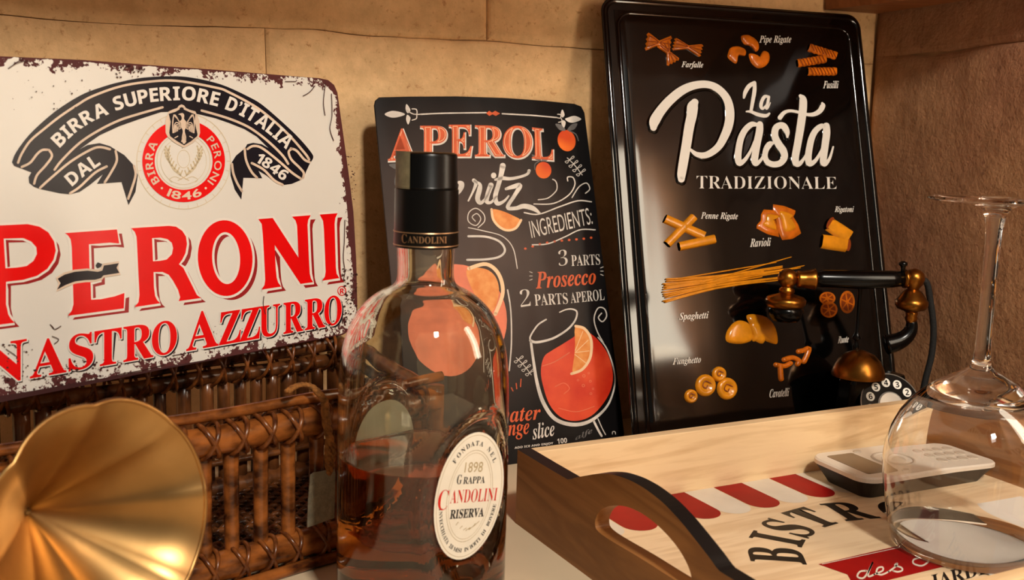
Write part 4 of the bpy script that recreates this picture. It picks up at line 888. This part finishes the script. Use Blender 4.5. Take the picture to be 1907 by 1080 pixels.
V, Fc = lathe([(0.0001, 0.0186), (0.006, 0.0184), (0.0075, 0.0174)], 28, Matrix.Translation((-hx + .052, 0, 0))); mesh('button', V, Fc[::-1], m_btn, dr_, smooth=True)
for gx in range(4):
    for gy in (-1, 0, 1):
        plate('button', [(x + hx - .043 + gx * .0105, y + gy * .0125) for x, y in ell(0, 0, .0037, .0046, n=16)], 0.0174, 0.0184, m_btn, dr_, r=0.0004)
for gy in (-1, 1): plate('button', [(x - hx + .040, y + gy * (hy - .008)) for x, y in ell(0, 0, .0035, .0026, n=14)], 0.0174, 0.0183, m_btn, dr_, r=0.0004)

# ================================================================== telephone
PY = 0.826; pk = PY / FPX
ph0 = at(1605, 800, PY)
m_pb = mat('black_bakelite', (4, 4, 4), 0.22, spec=0.3); m_br = mat('aged_brass', (168, 110, 42), 0.3, metal=1.0, var=0.25, vscale=60)
ph = empty('rotary_telephone', loc=(ph0.x, PY, 0), label='small black and brass rotary telephone behind the tray with a horizontal handset', cat='telephone')
W2 = lambda px, py, dy=0: at(px, py, PY) + Vector((0, dy, 0)) - Vector((ph0.x, PY, 0))
def lz(name, cxp, rows, m, seg=36, dy=0, par=ph, axis=None):
    """rows: (half width px, y px) about a vertical axis at pixel column cxp"""
    P = [W2(cxp, y, dy) for _, y in rows]; V = []; c0 = P[0]
    V, Fc = lathe([(r * pk * 0.99, p.z) for (r, _), p in zip(rows, P)], seg)
    V = [(v[0] + c0.x, v[1] + c0.y, v[2]) for v in V]
    bm = None
    return mesh(name, V, Fc, m, par, smooth=True)
zt = W2(1600, 698).z
PR = lambda L_: [(x * cos(.4) - y * sin(.4), x * sin(.4) + y * cos(.4)) for x, y in L_]
bo = PR(rrect(-0.030, 0.040, -0.014, 0.010, 0.005)); 
plate('base_plate', PR(rrect(-0.034, 0.044, -0.018, 0.012, 0.005)), 0.0, 0.007, m_pb, ph, r=0.0015)
n_ = len(bo); V = []; 
for z, s_ in ((0.007, 1.08), (0.012, 1.0), (0.030, 0.86), (zt - 0.004, 0.80), (zt, 0.76)): V += [(0.006 + (x - 0.006) * s_, y * s_, z) for x, y in bo]
Fc = [(k * n_ + i, k * n_ + (i + 1) % n_, (k + 1) * n_ + (i + 1) % n_, (k + 1) * n_ + i) for k in range(4) for i in range(n_)] + [tuple(4 * n_ + i for i in range(n_))]
mesh('body', V, Fc, m_pb, ph, smooth=False)
lz('bell_dome', 1598, [(50, 700), (50, 696), (47, 686), (40, 672), (28, 660), (12, 653), (1, 651)], m_br)
lz('cradle_post', 1598, [(5, 655), (7, 648), (4, 642), (4, 636), (9, 632), (6, 626), (4, 620), (4, 545), (6, 532), (6, 526)], m_pb, dy=0.006)
# dial, tilted towards the viewer
dcn = W2(1645, 745, -0.0165); DMt = axisM(dcn, (0.15, -0.86, 0.45)) @ Matrix.Scale(0.86, 4)
dl = mesh('dial', *lathe([(0.0302, -0.004), (0.0302, 0.0), (0.0295, 0.0012), (0.0001, 0.0012)], 48, DMt), m_pb, ph, smooth=False)
V, Fc = lathe([(0.0292, 0.0012), (0.0296, 0.0019), (0.0302, 0.0012)], 48, DMt); mesh('dial_rim', V, Fc, mat('silver_trim', (200, 196, 188), 0.3, metal=0.6), dl)
m_dw = mat('dial_white', (232, 228, 218), 0.4)
V, Fc = lathe([(0.0001, 0.0024), (0.0115, 0.0022), (0.0128, 0.0012)], 36, DMt); mesh('dial_centre', V, Fc, mat('silver_trim', (200, 196, 188), 0.3), dl)
rx_ = DMt.to_3x3() @ Vector((1, 0, 0)); ry_ = DMt.to_3x3() @ Vector((0, 1, 0))
if abs(rx_.x) < 0.5: rx_, ry_ = ry_, rx_
if rx_.x < 0: rx_ = -rx_
if ry_.z < 0: ry_ = -ry_
rx_.normalize(); ry_.normalize(); nz_ = (DMt.to_3x3() @ Vector((0, 0, 1))).normalized()
num = MB()
for k, dg in enumerate('1234567890'):
    a = radians(2 + 31 * k); c = dcn + nz_ * 0.0013 + rx_ * (0.0183 * cos(a)) + ry_ * (0.0183 * sin(a))
    V = [c + nz_ * 0.0002] + [c + nz_ * 0.0002 + rx_ * (0.0037 * cos(t)) + ry_ * (0.0037 * sin(t)) for t in [2 * pi * i / 18 for i in range(18)]]
    mesh('finger_hole', V, [(0, 1 + i, 1 + (i + 1) % 18) for i in range(18)], m_dw, dl)
    gV, gF = glyphs(dg, 'S'); b = bb(gV); kk = 0.0046 / (b[3] - b[2])
    num.add([c + nz_ * 0.0005 + rx_ * ((x - (b[0] + b[1]) / 2) * kk) + ry_ * ((y - (b[2] + b[3]) / 2) * kk) for x, y in gV], gF)
num.build('dial_digits', m_pb, dl)
# handset
hz = W2(1600, 519)
V, Fc = tube([W2(x, y) for x, y in ((1512, 519), (1530, 519), (1600, 521), (1660, 520), (1684, 519))], [0.0058, 0.0070, 0.0076, 0.0070, 0.0060], 20); hs = mesh('handset_grip', V, Fc, m_pb, ph, smooth=True)
V, Fc = tube([W2(x, 520) for x in (1483, 1487, 1493, 1500, 1508, 1514, 1518)], [0.0062, 0.0070, 0.0066, 0.0072, 0.0078, 0.0084, 0.0084], 24); mesh('brass_collar', V, Fc, m_br, hs, smooth=True)
lz('brass_ball', 1468, [(1, 500), (9, 502), (16, 508), (19, 517), (17, 526), (11, 533), (10, 535), (14, 538), (15, 543), (12, 547)], m_br, par=hs)
lz('brass_disc', 1464, [(12, 546), (20, 549), (34, 553), (38, 558), (37, 566), (33, 571), (28, 573)], m_br, par=hs)
lz('earpiece', 1464, [(30, 572), (33, 576), (31, 588), (24, 597), (1, 598)], m_pb, par=hs)
lz('brass_ball', 1704, [(1, 500), (9, 502), (17, 508), (20, 518), (17, 529), (11, 536), (10, 540)], m_br, par=hs)
V, Fc = tube([W2(x, 519) for x in (1682, 1688, 1692)], [0.0075, 0.0075, 0.0060], 24); mesh('brass_collar', V, Fc, m_br, hs, smooth=True)
lz('brass_disc', 1700, [(10, 538), (18, 544), (26, 556), (30, 560), (30, 569), (26, 575), (14, 579), (10, 582)], m_br, par=hs)
lz('brass_ring', 1698, [(9, 579), (12, 583), (10, 588), (12, 592), (10, 598), (8, 601)], m_br, par=hs)
V, Fc = tube([W2(x, y) for x, y in catmull([(1698, 598), (1697, 612), (1688, 626), (1672, 636), (1650, 642)], 5)], [0.0040 + 0.0042 * i / 20 for i in range(21)], 20); mesh('mouthpiece_horn', V, Fc, m_pb, hs, smooth=True)
V, Fc = tube([W2(1682, y) for y in (512, 500, 496, 493, 489, 486)], [0.0022, 0.0018, 0.0022, 0.0034, 0.0034, 0.001], 14); mesh('finial', V, Fc, m_pb, hs, smooth=True)
cdp = catmull([(1708, 524), (1728, 526), (1736, 560), (1742, 610), (1739, 660), (1728, 705), (1715, 760), (1700, 800)], 8)
V, Fc = tube([W2(x, y, 0.004) for x, y in cdp], 0.0026, 10); mesh('cord', V, Fc, mat('black_cloth_cord', (12, 11, 11), 0.8, bump=0.5, bscale=900), ph, smooth=True)
# ================================================================== rattan basket
BO = Vector((-0.0791, 0.6060, 0)); BA = radians(41.31)
BM = Matrix.Translation(BO) @ Matrix.Rotation(BA, 4, 'Z')
FB = Plane(BO, (cos(BA), sin(BA), 0), (0, 0, 1))
bs = empty('rattan_basket', M=BM, label='brown rattan and cane basket with crossed lashings, under the red and white sign', cat='basket')
m_cane = mat('honey_cane', (160, 92, 40), 0.22, vscale=110, stretch=(0.5, 1, 1), bump=0.5, bscale=120, col2=(58, 27, 11))
m_cane2 = mat('dark_cane', (122, 72, 36), 0.26, vscale=90, stretch=(1, 1, 0.3), bump=0.3, bscale=150, col2=(44, 22, 11))
m_lash = mat('lashing_cane', (132, 74, 32), 0.25, vscale=160, col2=(72, 34, 14))
x0b, x1b, yb_ = -0.30, 0.045, 0.12
BB_ = Plane(BO + Vector((-sin(BA), cos(BA), 0)) * 0.12, (cos(BA), sin(BA), 0), (0, 0, 1))
rb_ = random.Random(11)
def rod(name, p, q, r, m=m_cane, knots=0.0, n=24, seg=12):
    p, q = Vector(p), Vector(q); P = []; R = []
    for i in range(n + 1):
        t = i / n; P.append(p.lerp(q, t) + Vector((0, 0, 0.0005 * sin(t * 23 + p.x * 50))))
        R.append(r * (1 + 0.06 * noise.noise((t * 9, p.z * 40, p.y * 30)) + (0.10 if knots and (i * 7 + int(p.y * 100)) % 9 == 0 else 0)))
    V, Fc = tube(P, R, seg); return mesh(name, V, Fc, m, bs, smooth=True)
rod('top_rod', (x0b, 0.004, 0.0966), (x1b + .008, 0.004, 0.0966), 0.0032, knots=1)
rod('top_rail', (x0b, 0, 0.0840), (x1b, 0, 0.0840), 0.0080, knots=1, n=60)
rod('bottom_rail', (x0b, 0, 0.0125), (x1b, 0, 0.0125), 0.0082, knots=1, n=60)
rod('bottom_rod', (x0b, -0.0095, 0.0033), (x1b + .01, -0.0095, 0.0033), 0.0032)
rod('top_rail', (x0b, yb_, 0.0998), (x1b, yb_, 0.0998), 0.0062, m_cane2, knots=1, n=60)
rod('top_rail', (x0b, yb_ - .001, 0.0875), (x1b, yb_ - .001, 0.0875), 0.0048, m_cane2, knots=1, n=60)
rod('bottom_rail', (x0b, yb_, 0.0105), (x1b, yb_, 0.0105), 0.0076, m_cane2)
for xe in (x0b, x1b):
    rod('end_rail', (xe, 0, 0.086), (xe, yb_, 0.100), 0.006, m_cane2); rod('end_rail', (xe, 0, 0.0105), (xe, yb_, 0.0105), 0.0066, m_cane2)
    rod('end_rod', (xe, 0.0, 0.078), (xe, yb_, 0.085), 0.004, m_cane2)
    for k in range(7): y = 0.012 + 0.0178 * k; rod('stick', (xe, y, 0.01), (xe, y, 0.078), 0.0042, m_cane2, n=6, seg=8)
for xe in (x0b, x1b):
    for ye in (0, yb_): rod('corner_post', (xe, ye, 0.001), (xe, ye, 0.093), 0.006, m_cane2, n=8)
sx = [FB.uv(px, 900)[0] for px in (380, 432, 486, 538, 590)]
stp = (sx[-1] - sx[0]) / 4
xs = [sx[0] - stp * k for k in range(7, 0, -1)] + sx + [sx[-1] + stp * k for k in range(1, 5)]
xs = [x for x in xs if x0b + 0.01 < x < x1b - 0.008]
for i, x in enumerate(xs): rod('stick', (x, 0.001, 0.012), (x + 0.0005 * (i % 2), 0.001, 0.080), 0.0041, m_cane, knots=1, n=10)
def lashing(x, y, z, R, w, m=m_lash, r=0.0011):
    b = MB()
    for sg in (-1, 1):
        P = []
        for i in range(29):
            a = 2 * pi * i / 28; P.append(Vector((x + sg * w * cos(a), y - (R + r * .8) * sin(a + pi / 2) * (1 if True else 0), z + (R + r * .8) * cos(a + pi / 2))))
        # a tilted loop round the rail: x follows the height
        P = [Vector((x + sg * w * sin(2 * pi * i / 28), y - (R + r * .6) * cos(2 * pi * i / 28), z + (R + r * .6) * sin(2 * pi * i / 28))) for i in range(29)]
        b.add(*tube(P, r, 6, cap=False))
    return b.build('lashing', m, bs, smooth=True)
for i, x in enumerate(xs):
    for dx_ in (0.12,):
        lashing(x + stp * dx_ + rb_.uniform(-.001, .001), 0.0, 0.0840, 0.0084, 0.0046, r=0.0014); lashing(x + stp * dx_ + rb_.uniform(-.001, .001), 0.0, 0.0125, 0.0086, 0.0044, r=0.0013)
x = x0b + 0.006; k = 0
while x < x1b:
    lashing(x, yb_ - 0.0005, 0.0950, 0.0122, 0.0042, m_lash, r=0.0012); x += 0.0165
x = x0b + 0.008
while x < x1b - 0.004:
    rod('slat', (x, yb_ + 0.001, 0.012), (x, yb_ + 0.001, 0.086), 0.0046 + rb_.uniform(-.0004, .0006), m_cane2, n=6, seg=8); x += 0.0118 + (0.004 if rb_.random() < 0.22 else 0)
wv = MB()
for k in range(26):
    y = 0.008 + k * 0.0046; P = [Vector((x0b + 0.004 + (x1b - x0b - 0.008) * i / 120, y, 0.0085 + 0.0013 * (1 if (i // 2 + k) % 2 else -1))) for i in range(121)]
    wv.add(*tube(P, 0.0017, 5))
for k in range(30):
    x = x0b + 0.006 + k * 0.0121; wv.add(*tube([Vector((x, 0.004, 0.0085)), Vector((x, yb_ - 0.004, 0.0085))], 0.0018, 5))
wv.build('woven_base', m_cane2, bs, smooth=True, kind='stuff')
for zz in (0.030, 0.050): rod('cross_cane', (x0b, yb_ - 0.006, zz), (x1b, yb_ - 0.006, zz), 0.0022, m_cane2)

# twine with paper tag
m_tw = mat('jute_twine', (176, 112, 48), 0.85, var=0.35, vscale=300, bump=0.8, bscale=900)
FBt = Plane(BO + Vector((sin(BA), -cos(BA), 0)) * 0.0125, (cos(BA), sin(BA), 0), (0, 0, 1))
tg0 = FBt.M @ Vector((*FBt.uv(604, 880), 0))
tg = empty('twine_tag', M=Matrix.Translation(tg0) @ Matrix.Rotation(BA, 4, 'Z'), label='small grey paper tag hanging on orange-brown twine from the basket rail', cat='tag')
def tw(px, py, d=0): a, b = FBt.uv(px, py); q = FBt.M @ Vector((a, b, 0)); return Matrix.Rotation(-BA, 4, 'Z') @ (q - tg0) + Vector((0, d, 0))
for off_ in (0, 1):
    pth = catmull([(545, 732), (560, 726), (580, 722), (596, 727), (604, 745), (608, 775), (612, 810), (611, 845), (612, 872)], 10) if off_ == 0 else catmull([(604, 745), (607, 790), (618, 830), (617, 860), (611, 882)], 10)
    PT = [tw(x, y, 0.0 if y > 745 else (745 - y) * 0.0004) for x, y in pth]
    b = MB()
    for s_ in range(3):
        b.add(*tube([p + Vector((0.0011 * cos(i * 0.5 + s_ * 2.094), 0.0011 * sin(i * 0.5 + s_ * 2.094), 0)) for i, p in enumerate(PT)], 0.0013, 6))
    b.build('twine', m_tw, tg, smooth=True)
lpT = [tw(x, y) for x, y in ((578, 884), (584, 880), (622, 873), (624, 880), (622, 964), (572, 982), (574, 930))]
plt = [(p.x, p.z) for p in lpT][::-1]
n_ = len(lpT); V = [p + Vector((0, -0.0004, 0)) for p in lpT] + [p + Vector((0, 0.0003, 0)) for p in lpT]
mesh('paper_tag', V, [tuple(range(n_ - 1, -1, -1)), tuple(range(n_, 2 * n_))] + [(i, (i + 1) % n_, n_ + (i + 1) % n_, n_ + i) for i in range(n_)], mat('grey_card', (150, 140, 116), 0.6, var=0.15, vscale=200, bump=0.8, bscale=700), tg)

# ================================================================== brass horn
HC_ = at(208, 985, 0.38); hk = 0.38 / FPX
ax_ = Vector((0.83, -0.55, 0.10)).normalized()
m_horn = mat('satin_brass', (190, 148, 92), 0.36, metal=1.0, var=0.12, vscale=30)
hr = empty('gramophone', loc=(HC_.x - 0.055, HC_.y + 0.05, 0), label='satin brass petal horn of a small gramophone, bottom left', cat='gramophone')
hr_o = Vector((HC_.x - 0.055, HC_.y + 0.05, 0))
Rm = 0.0485; V = []; Fc = []; SEG = 96; RW_ = 26; depth = 0.056
hx_ = ax_.cross(Vector((0, 0, 1))).normalized(); hy_ = hx_.cross(ax_).normalized()
NP = 8; ph_ = radians(44)
def horn_pt(t, th, off=0.0):
    r = 0.0015 + (Rm - 0.0015) * (0.48 * t + 0.52 * t ** 2.2)
    lob = abs(sin(NP / 2 * (th + ph_)))
    amp = max(0, (t - 0.18) / 0.82)
    rr = r * (1 + (0.04 * (lob ** 0.55) - 0.024) * amp)
    z = -depth * (1 - (0.55 * t + 0.45 * t * t)) - 0.0028 * amp * (lob ** 0.6 - .5) - 0.004 * max(0, t - .8) * 5 * max(0, t - .8) * 5
    c = HC_ + ax_ * (z - off) + hx_ * (rr * cos(th)) + hy_ * (rr * sin(th)); return c
for i in range(RW_ + 1):
    for k in range(SEG): V.append(horn_pt(i / RW_, 2 * pi * k / SEG) - hr_o)
nI = len(V)
for i in range(RW_ + 1):
    for k in range(SEG): V.append(horn_pt(i / RW_, 2 * pi * k / SEG, 0.0009) - hr_o + (horn_pt(i / RW_, 2 * pi * k / SEG) - HC_ - ax_ * (horn_pt(i / RW_, 2 * pi * k / SEG) - HC_).dot(ax_)).normalized() * 0.0007)
for i in range(RW_):
    for k in range(SEG):
        k2 = (k + 1) % SEG; Fc.append((i * SEG + k, i * SEG + k2, (i + 1) * SEG + k2, (i + 1) * SEG + k)[::-1]); Fc.append((nI + i * SEG + k, nI + i * SEG + k2, nI + (i + 1) * SEG + k2, nI + (i + 1) * SEG + k))
mesh('horn', V, Fc, m_horn, hr, smooth=True)
V, Fc = tube([horn_pt(1, 2 * pi * k / SEG, 0.0003) - hr_o for k in range(SEG + 1)], 0.0009, 8, cap=False); mesh('rolled_rim', V, Fc, m_horn, hr, smooth=True)
thr = HC_ - ax_ * depth - hr_o
e0 = thr - ax_ * 0.010; cxh, cyh = e0.x, e0.y - 0.012
V, Fc = tube(catmull([tuple(thr - ax_ * 0.0015), tuple(thr - ax_ * 0.006), (e0.x, e0.y, e0.z - 0.006), (cxh, cyh, e0.z - 0.025), (cxh, cyh, 0.028)], 6), 0.0045, 14); mesh('tone_arm', V, Fc, m_horn, hr, smooth=True)
bevel_box('case', (cxh - .024, cxh + .022, cyh - .034, cyh + .014, 0, 0.030), m_shelf, hr, r=0.002)

# ================================================================== bottle
BY = 0.53; bk_ = (at(797, 800, BY) - CAM).dot(F_) / FPX
b0 = at(785, 1050, BY)
bt = empty('liquor_bottle', loc=(b0.x, BY, 0), label='half-full glass liquor bottle with black cap and oval white label in the centre', cat='bottle')
lean = 0.0
bz = lambda py: at(797, py, BY).z
def ax_at(z): return Vector((0, 0, 0))
# oval recesses in the glass: azimuth measured from the camera side, positive to the right
RB = 158 * bk_
AZ = radians(41); TLT = 0.16; DEEP = 0.0052
def recess(az, z, R):
    """the glass is pressed flat behind the two oval labels, with a raised lip round each"""
    d = 0
    for a0, tl in ((AZ, TLT), (AZ + pi, -TLT)):
        da = (az - a0 + pi) % (2 * pi) - pi
        if abs(da) > 1.0: continue
        a = RB * sin(da); b = z - zlab; u_ = a * cos(tl) - b * sin(tl); v_ = a * sin(tl) + b * cos(tl)
        e = sqrt((u_ / 0.0236) ** 2 + (v_ / 0.0370) ** 2)
        if e < 1.5:
            s = min(1, max(0, (1.10 - e) / 0.10)); s = s * s * (3 - 2 * s)
            d += s * min(0, (RB - DEEP) / cos(da) - R) + 0.0012 * math.exp(-((e - 1.16) / 0.05) ** 2)
    return d
zlab = bz(885)
po = [(0.0, 0.003), (0.030, 0.0015), (0.0385, 0.0008), (0.0415, 0.0025), (0.0430, 0.006), (159 * bk_, 0.014), (159 * bk_, bz(1080)), (159 * bk_, bz(980)), (158.5 * bk_, bz(880)), (158 * bk_, bz(780)), (157 * bk_, bz(725)), (155 * bk_, bz(690)), (150.5 * bk_, bz(650)), (143.5 * bk_, bz(625)),
      (133.5 * bk_, bz(600)), (119 * bk_, bz(576)), (100 * bk_, bz(556)), (80 * bk_, bz(542)), (64 * bk_, bz(534)), (55 * bk_, bz(526)), (51.5 * bk_, bz(515)), (51 * bk_, bz(495)), (52 * bk_, bz(470)), (52 * bk_, bz(440))]
def dens(P, n):
    o = catmull(P[5:], n); return P[:5] + o
pd = dens(po, 8)
SEGB = 160
def cyl(az, r, z): return Vector((r * sin(az), -r * cos(az), z))
def surf(prof_, seg, disp=0.0, flip=False):
    V = []; Fc = []
    for r, z in prof_:
        for k in range(seg):
            az = 2 * pi * k / seg; rr = max(1e-5, r + (disp * recess(az, z, r + (0 if disp == 1 else 0.003)) if r > 0.03 else 0)); V.append(cyl(az, rr, z))
    for i in range(len(prof_) - 1):
        for k in range(seg):
            k2 = (k + 1) % seg; f = (i * seg + k, i * seg + k2, (i + 1) * seg + k2, (i + 1) * seg + k); Fc.append(f[::-1] if flip else f)
    return V, Fc
body = MB(); body.add(*surf(pd, SEGB, 1.0))
th = 0.0030
nrm = []
for i in range(len(pd)):
    a, b = pd[max(i - 1, 0)], pd[min(i + 1, len(pd) - 1)]; tx, tz = b[0] - a[0], b[1] - a[1]; l = sqrt(tx * tx + tz * tz) or 1; nrm.append((-tz / l, tx / l))
pin = [(0.0, 0.010), (0.028, 0.0085), (0.0375, 0.0095), (0.0395, 0.013)] + [(pd[i][0] + th * nrm[i][0], pd[i][1] + th * nrm[i][1]) for i in range(len(pd)) if pd[i][1] > 0.018]
pin = [p for p in pin]
body.add(*surf(pin, SEGB, 0.99, True))
# close the lip
n1 = (len(pd) - 1) * SEGB; n2 = len(pd) * SEGB + (len(pin) - 1) * SEGB
body.F += [(n1 + k, n1 + (k + 1) % SEGB, n2 + (k + 1) % SEGB, n2 + k) for k in range(SEGB)]
m_bg = mat('bottle_glass', (246, 246, 236), 0.0, trans=1, ior=1.5)
body.build('glass', m_bg, bt, smooth=True)
# liquid, to the fill line
zf = bz(840)
m_liq = bpy.data.materials.new('amber_spirit'); m_liq.use_nodes = True; nt = m_liq.node_tree; b_ = nt.nodes['Principled BSDF']
b_.inputs['Transmission Weight'].default_value = 1; b_.inputs['Roughness'].default_value = 0; b_.inputs['IOR'].default_value = 1.36
va = nt.nodes.new('ShaderNodeVolumeAbsorption'); va.inputs['Color'].default_value = (0.96, 0.62, 0.06, 1); va.inputs['Density'].default_value = 50
nt.links.new(va.outputs[0], nt.nodes['Material Output'].inputs['Volume'])
pl_ = [(r + (0.0002 if r > 0.01 else 0), z - (0.0002 if r < 0.03 else 0)) for r, z in pin if z < zf]
rl_ = pl_[-1][0]; pl_ += [(rl_, zf), (rl_ - 0.0008, zf - 0.0006), (rl_ - 0.003, zf - 0.001), (0.0, zf - 0.001)]
V, Fc = surf(pl_[:-3], SEGB, 0.99); LQ = MB().add(V, Fc); nb_ = len(LQ.V)
for r, z in pl_[-3:]:
    for k in range(SEGB): az = 2 * pi * k / SEGB; LQ.V.append(tuple(cyl(az, max(r + (0.99 * recess(az, zf, rl_ + 0.003) if r > 0.03 else 0), 1e-5), z)))
nr = len(pl_)
LQ.F += [(i * SEGB + k, i * SEGB + (k + 1) % SEGB, (i + 1) * SEGB + (k + 1) % SEGB, (i + 1) * SEGB + k) for i in range(nr - 4, nr - 1) for k in range(SEGB)]
LQ.build('spirit', m_liq, bt, smooth=True, label='amber spirit')
# cap
m_cap = mat('black_cap', (6, 6, 6), 0.3, spec=0.3); m_cgold = mat('cap_gold', (170, 132, 96), 0.35, metal=0.7)
pc_ = [(0, 283), (48, 283.5), (52.5, 286), (54, 290), (55.5, 346), (56.5, 348), (55.5, 350), (57.5, 352), (58, 420), (59, 455), (58.5, 458.5), (55, 459)]
V, Fc = lathe([(r * bk_, bz(y)) for r, y in pc_], 96); cp = mesh('cap', V, [f[::-1] for f in Fc], m_cap, bt, smooth=False)
for p in cp.data.polygons: p.use_smooth = True
cp.data.set_sharp_from_angle(angle=radians(35)) if hasattr(cp.data, 'set_sharp_from_angle') else None
for y in (428.5, 453):
    V, Fc = lathe([(58.2 * bk_ + 0.0002, bz(y)), (58.9 * bk_ + 0.0002, bz(y + 1.8))], 96); mesh('gold_band', V, [f[::-1] for f in Fc], m_cgold, cp)
class CInk(Ink):
    """flat drawing wrapped on the bottle: (a,b) metres from a centre (azimuth, z)"""
    def __init__(s, R, az, z, h, tilt=0): s.R, s.az, s.z, s.h, s.tl, s.mb = R, az, z, h, tilt, MB()
    def pt(s, x, y, h=None):
        c, q = cos(s.tl), sin(s.tl); a, b = x * c + y * q, -x * q + y * c
        return tuple(cyl(s.az + a / s.R, s.R + (s.h if h is None else h), s.z + b))
    def fine(s, cx, cy, rx, ry, n=48, rings=8, r0=0.0):
        V = []; Fc = []
        for j in range(rings + 1):
            f = r0 + (1 - r0) * j / rings
            for i in range(n): V.append(s.pt(cx + rx * f * cos(2 * pi * i / n), cy + ry * f * sin(2 * pi * i / n)))
        for j in range(rings):
            for i in range(n): i2 = (i + 1) % n; Fc.append((j * n + i, (j + 1) * n + i, (j + 1) * n + i2, j * n + i2))
        s.mb.add(V, Fc); return s
    def text(s, t, cx, cy, w, h, st='B', off=0.0):
        V, Fc = glyphs(t, st, off); b = bb(glyphs(t, st)[0])
        s.mb.add([s.pt(cx + ((x - b[0]) / (b[1] - b[0]) - .5) * w, cy + ((y - b[2]) / (b[3] - b[2]) - .5) * h) for x, y in V], Fc); return s
    def path(s, *a, **k): k['metric'] = False; return Ink.path(s, *a, **k)
ct = CInk(58.6 * bk_ + 0.0003, radians(3), bz(441), 0.0001)
ct.text('C', -0.0113, 0.0002, 0.0034, 0.0046); ct.text('ANDOLINI', 0.0013, 0, 0.0205, 0.0034); ct.mb.build('cap_lettering', m_cgold, cp)
sv = CInk(55.5 * bk_, radians(-62), bz(316), 0.00025)
V = []; Fc = []
for j_ in range(9):
    for i_ in range(13): V.append(sv.pt(-0.0095 + 0.019 * i_ / 12, 0.0092 - 0.0184 * j_ / 8))
for j_ in range(8):
    for i_ in range(12): k = j_ * 13 + i_; Fc.append((k, k + 13, k + 14, k + 1))
mesh('duty_strip', V, Fc, mat('olive_grey_paper', (132, 122, 92), 0.55, var=0.2, vscale=200), cp, smooth=True)
# front label
class PInk(CInk):
    def pt(s, x, y, h=None):
        c, q = cos(s.tl), sin(s.tl); a, b = (x * c + y * q) * 0.97, (-x * q + y * c)
        n = Vector((sin(s.az), -cos(s.az), 0)); t = Vector((cos(s.az), sin(s.az), 0))
        return tuple(n * (s.R + (s.h if h is None else h)) + t * a + Vector((0, 0, s.z + b)))
RL = RB - DEEP
m_lab = mat('label_paper', (238, 230, 212), 0.55, var=0.03, vscale=60); m_ink = mat('label_black_ink', (26, 22, 22), 0.5); m_lred = mat('label_red_ink', (206, 36, 22), 0.45); m_lg = mat('label_gold_ink', (176, 156, 116), 0.5)
L1 = PInk(RL, AZ, zlab, 0.0005, TLT); L1.fine(0, 0, 0.0226, 0.0326); lb = L1.mb.build('oval_label', m_lab, bt, smooth=True, label='oval cream paper label')
K = PInk(RL, AZ, zlab, 0.00062, TLT); G = PInk(RL, AZ, zlab, 0.00060, TLT); RR = PInk(RL, AZ, zlab, 0.00068, TLT)
def ringm(ink, rx, ry, w, n=64):
    V = []; 
    for i in range(n):
        a = 2 * pi * i / n; V += [ink.pt(rx * cos(a), ry * sin(a)), ink.pt((rx - w) * cos(a), (ry - w) * sin(a))]
    ink.mb.add(V, [(2 * i, 2 * ((i + 1) % n), 2 * ((i + 1) % n) + 1, 2 * i + 1) for i in range(n)])
ringm(G, 0.0213, 0.0312, 0.0002); ringm(G, 0.0150, 0.0235, 0.0002); ringm(G, 0.0137, 0.0221, 0.00015)
G.text('1898', 0, 0.0148, 0.012, 0.0052, 'I')
for k in range(26):
    a = 2 * pi * k / 26; x, y = 0.0095 * cos(a) * (1 + .2 * sin(5 * a)), 0.0175 * sin(a)
    if y > -0.0125: continue
    G.stroke([(x, y), (x + .0012 * cos(a * 3), y + .0016 * sin(a * 2)), (x + .0024 * cos(a + 1), y + .001)], 0.00035, n=4)
K.text('G', -0.0085, 0.0088, 0.0032, 0.0048); K.text('RAPPA', 0.0015, 0.0082, 0.0145, 0.0036)
RR.text('C', -0.0172, -0.0012, 0.0068, 0.0105, 'B', -0.01); RR.text('ANDOLINI', 0.0030, 0.0002, 0.0315, 0.0070, 'B', -0.01)
K.text('RISERVA', 0.0, -0.0088, 0.0225, 0.0046, 'B', 0.012)
def ring_text(ink, t, rx, ry, a0, a1, h, inward=False, st='B'):
    n = len(t); b = bb(glyphs('H', st)[0]); ks = h / (b[3] - b[2])
    for i, c in enumerate(t):
        if c == ' ': continue
        a = radians(a0 + (a1 - a0) * (i + .5) / n); px_, py_ = rx * cos(a), ry * sin(a); tx, ty = -rx * sin(a), ry * cos(a)
        if a1 < a0: tx, ty = -tx, -ty
        l = sqrt(tx * tx + ty * ty); tx /= l; ty /= l; nx, ny = -ty, tx
        V, Fc = glyphs(c, st, 0.0); g = bb(glyphs(c, st)[0])
        ink.mb.add([ink.pt(px_ + tx * (x - (g[0] + g[1]) / 2) * ks + nx * y * ks, py_ + ty * (x - (g[0] + g[1]) / 2) * ks + ny * y * ks) for x, y in V], Fc)
ring_text(K, 'FONDATA NEL', 0.0168, 0.0258, 142, 38, 0.0024); ring_text(K, 'INVECCHIATA 18 MESI IN BOTTI DI ROVERE', 0.0194, 0.0288, 190, 350, 0.0020)
G.mb.build('gold_ornament', m_lg, lb); K.mb.build('black_lettering', m_ink, lb); RR.mb.build('red_lettering', m_lred, lb)
L2 = PInk(RL, AZ + pi, zlab, 0.00025, -TLT); L2.fine(0, 0, 0.0226, 0.0326); L2.mb.build('back_label', m_lab, bt, smooth=True, label='oval back label seen through the glass')
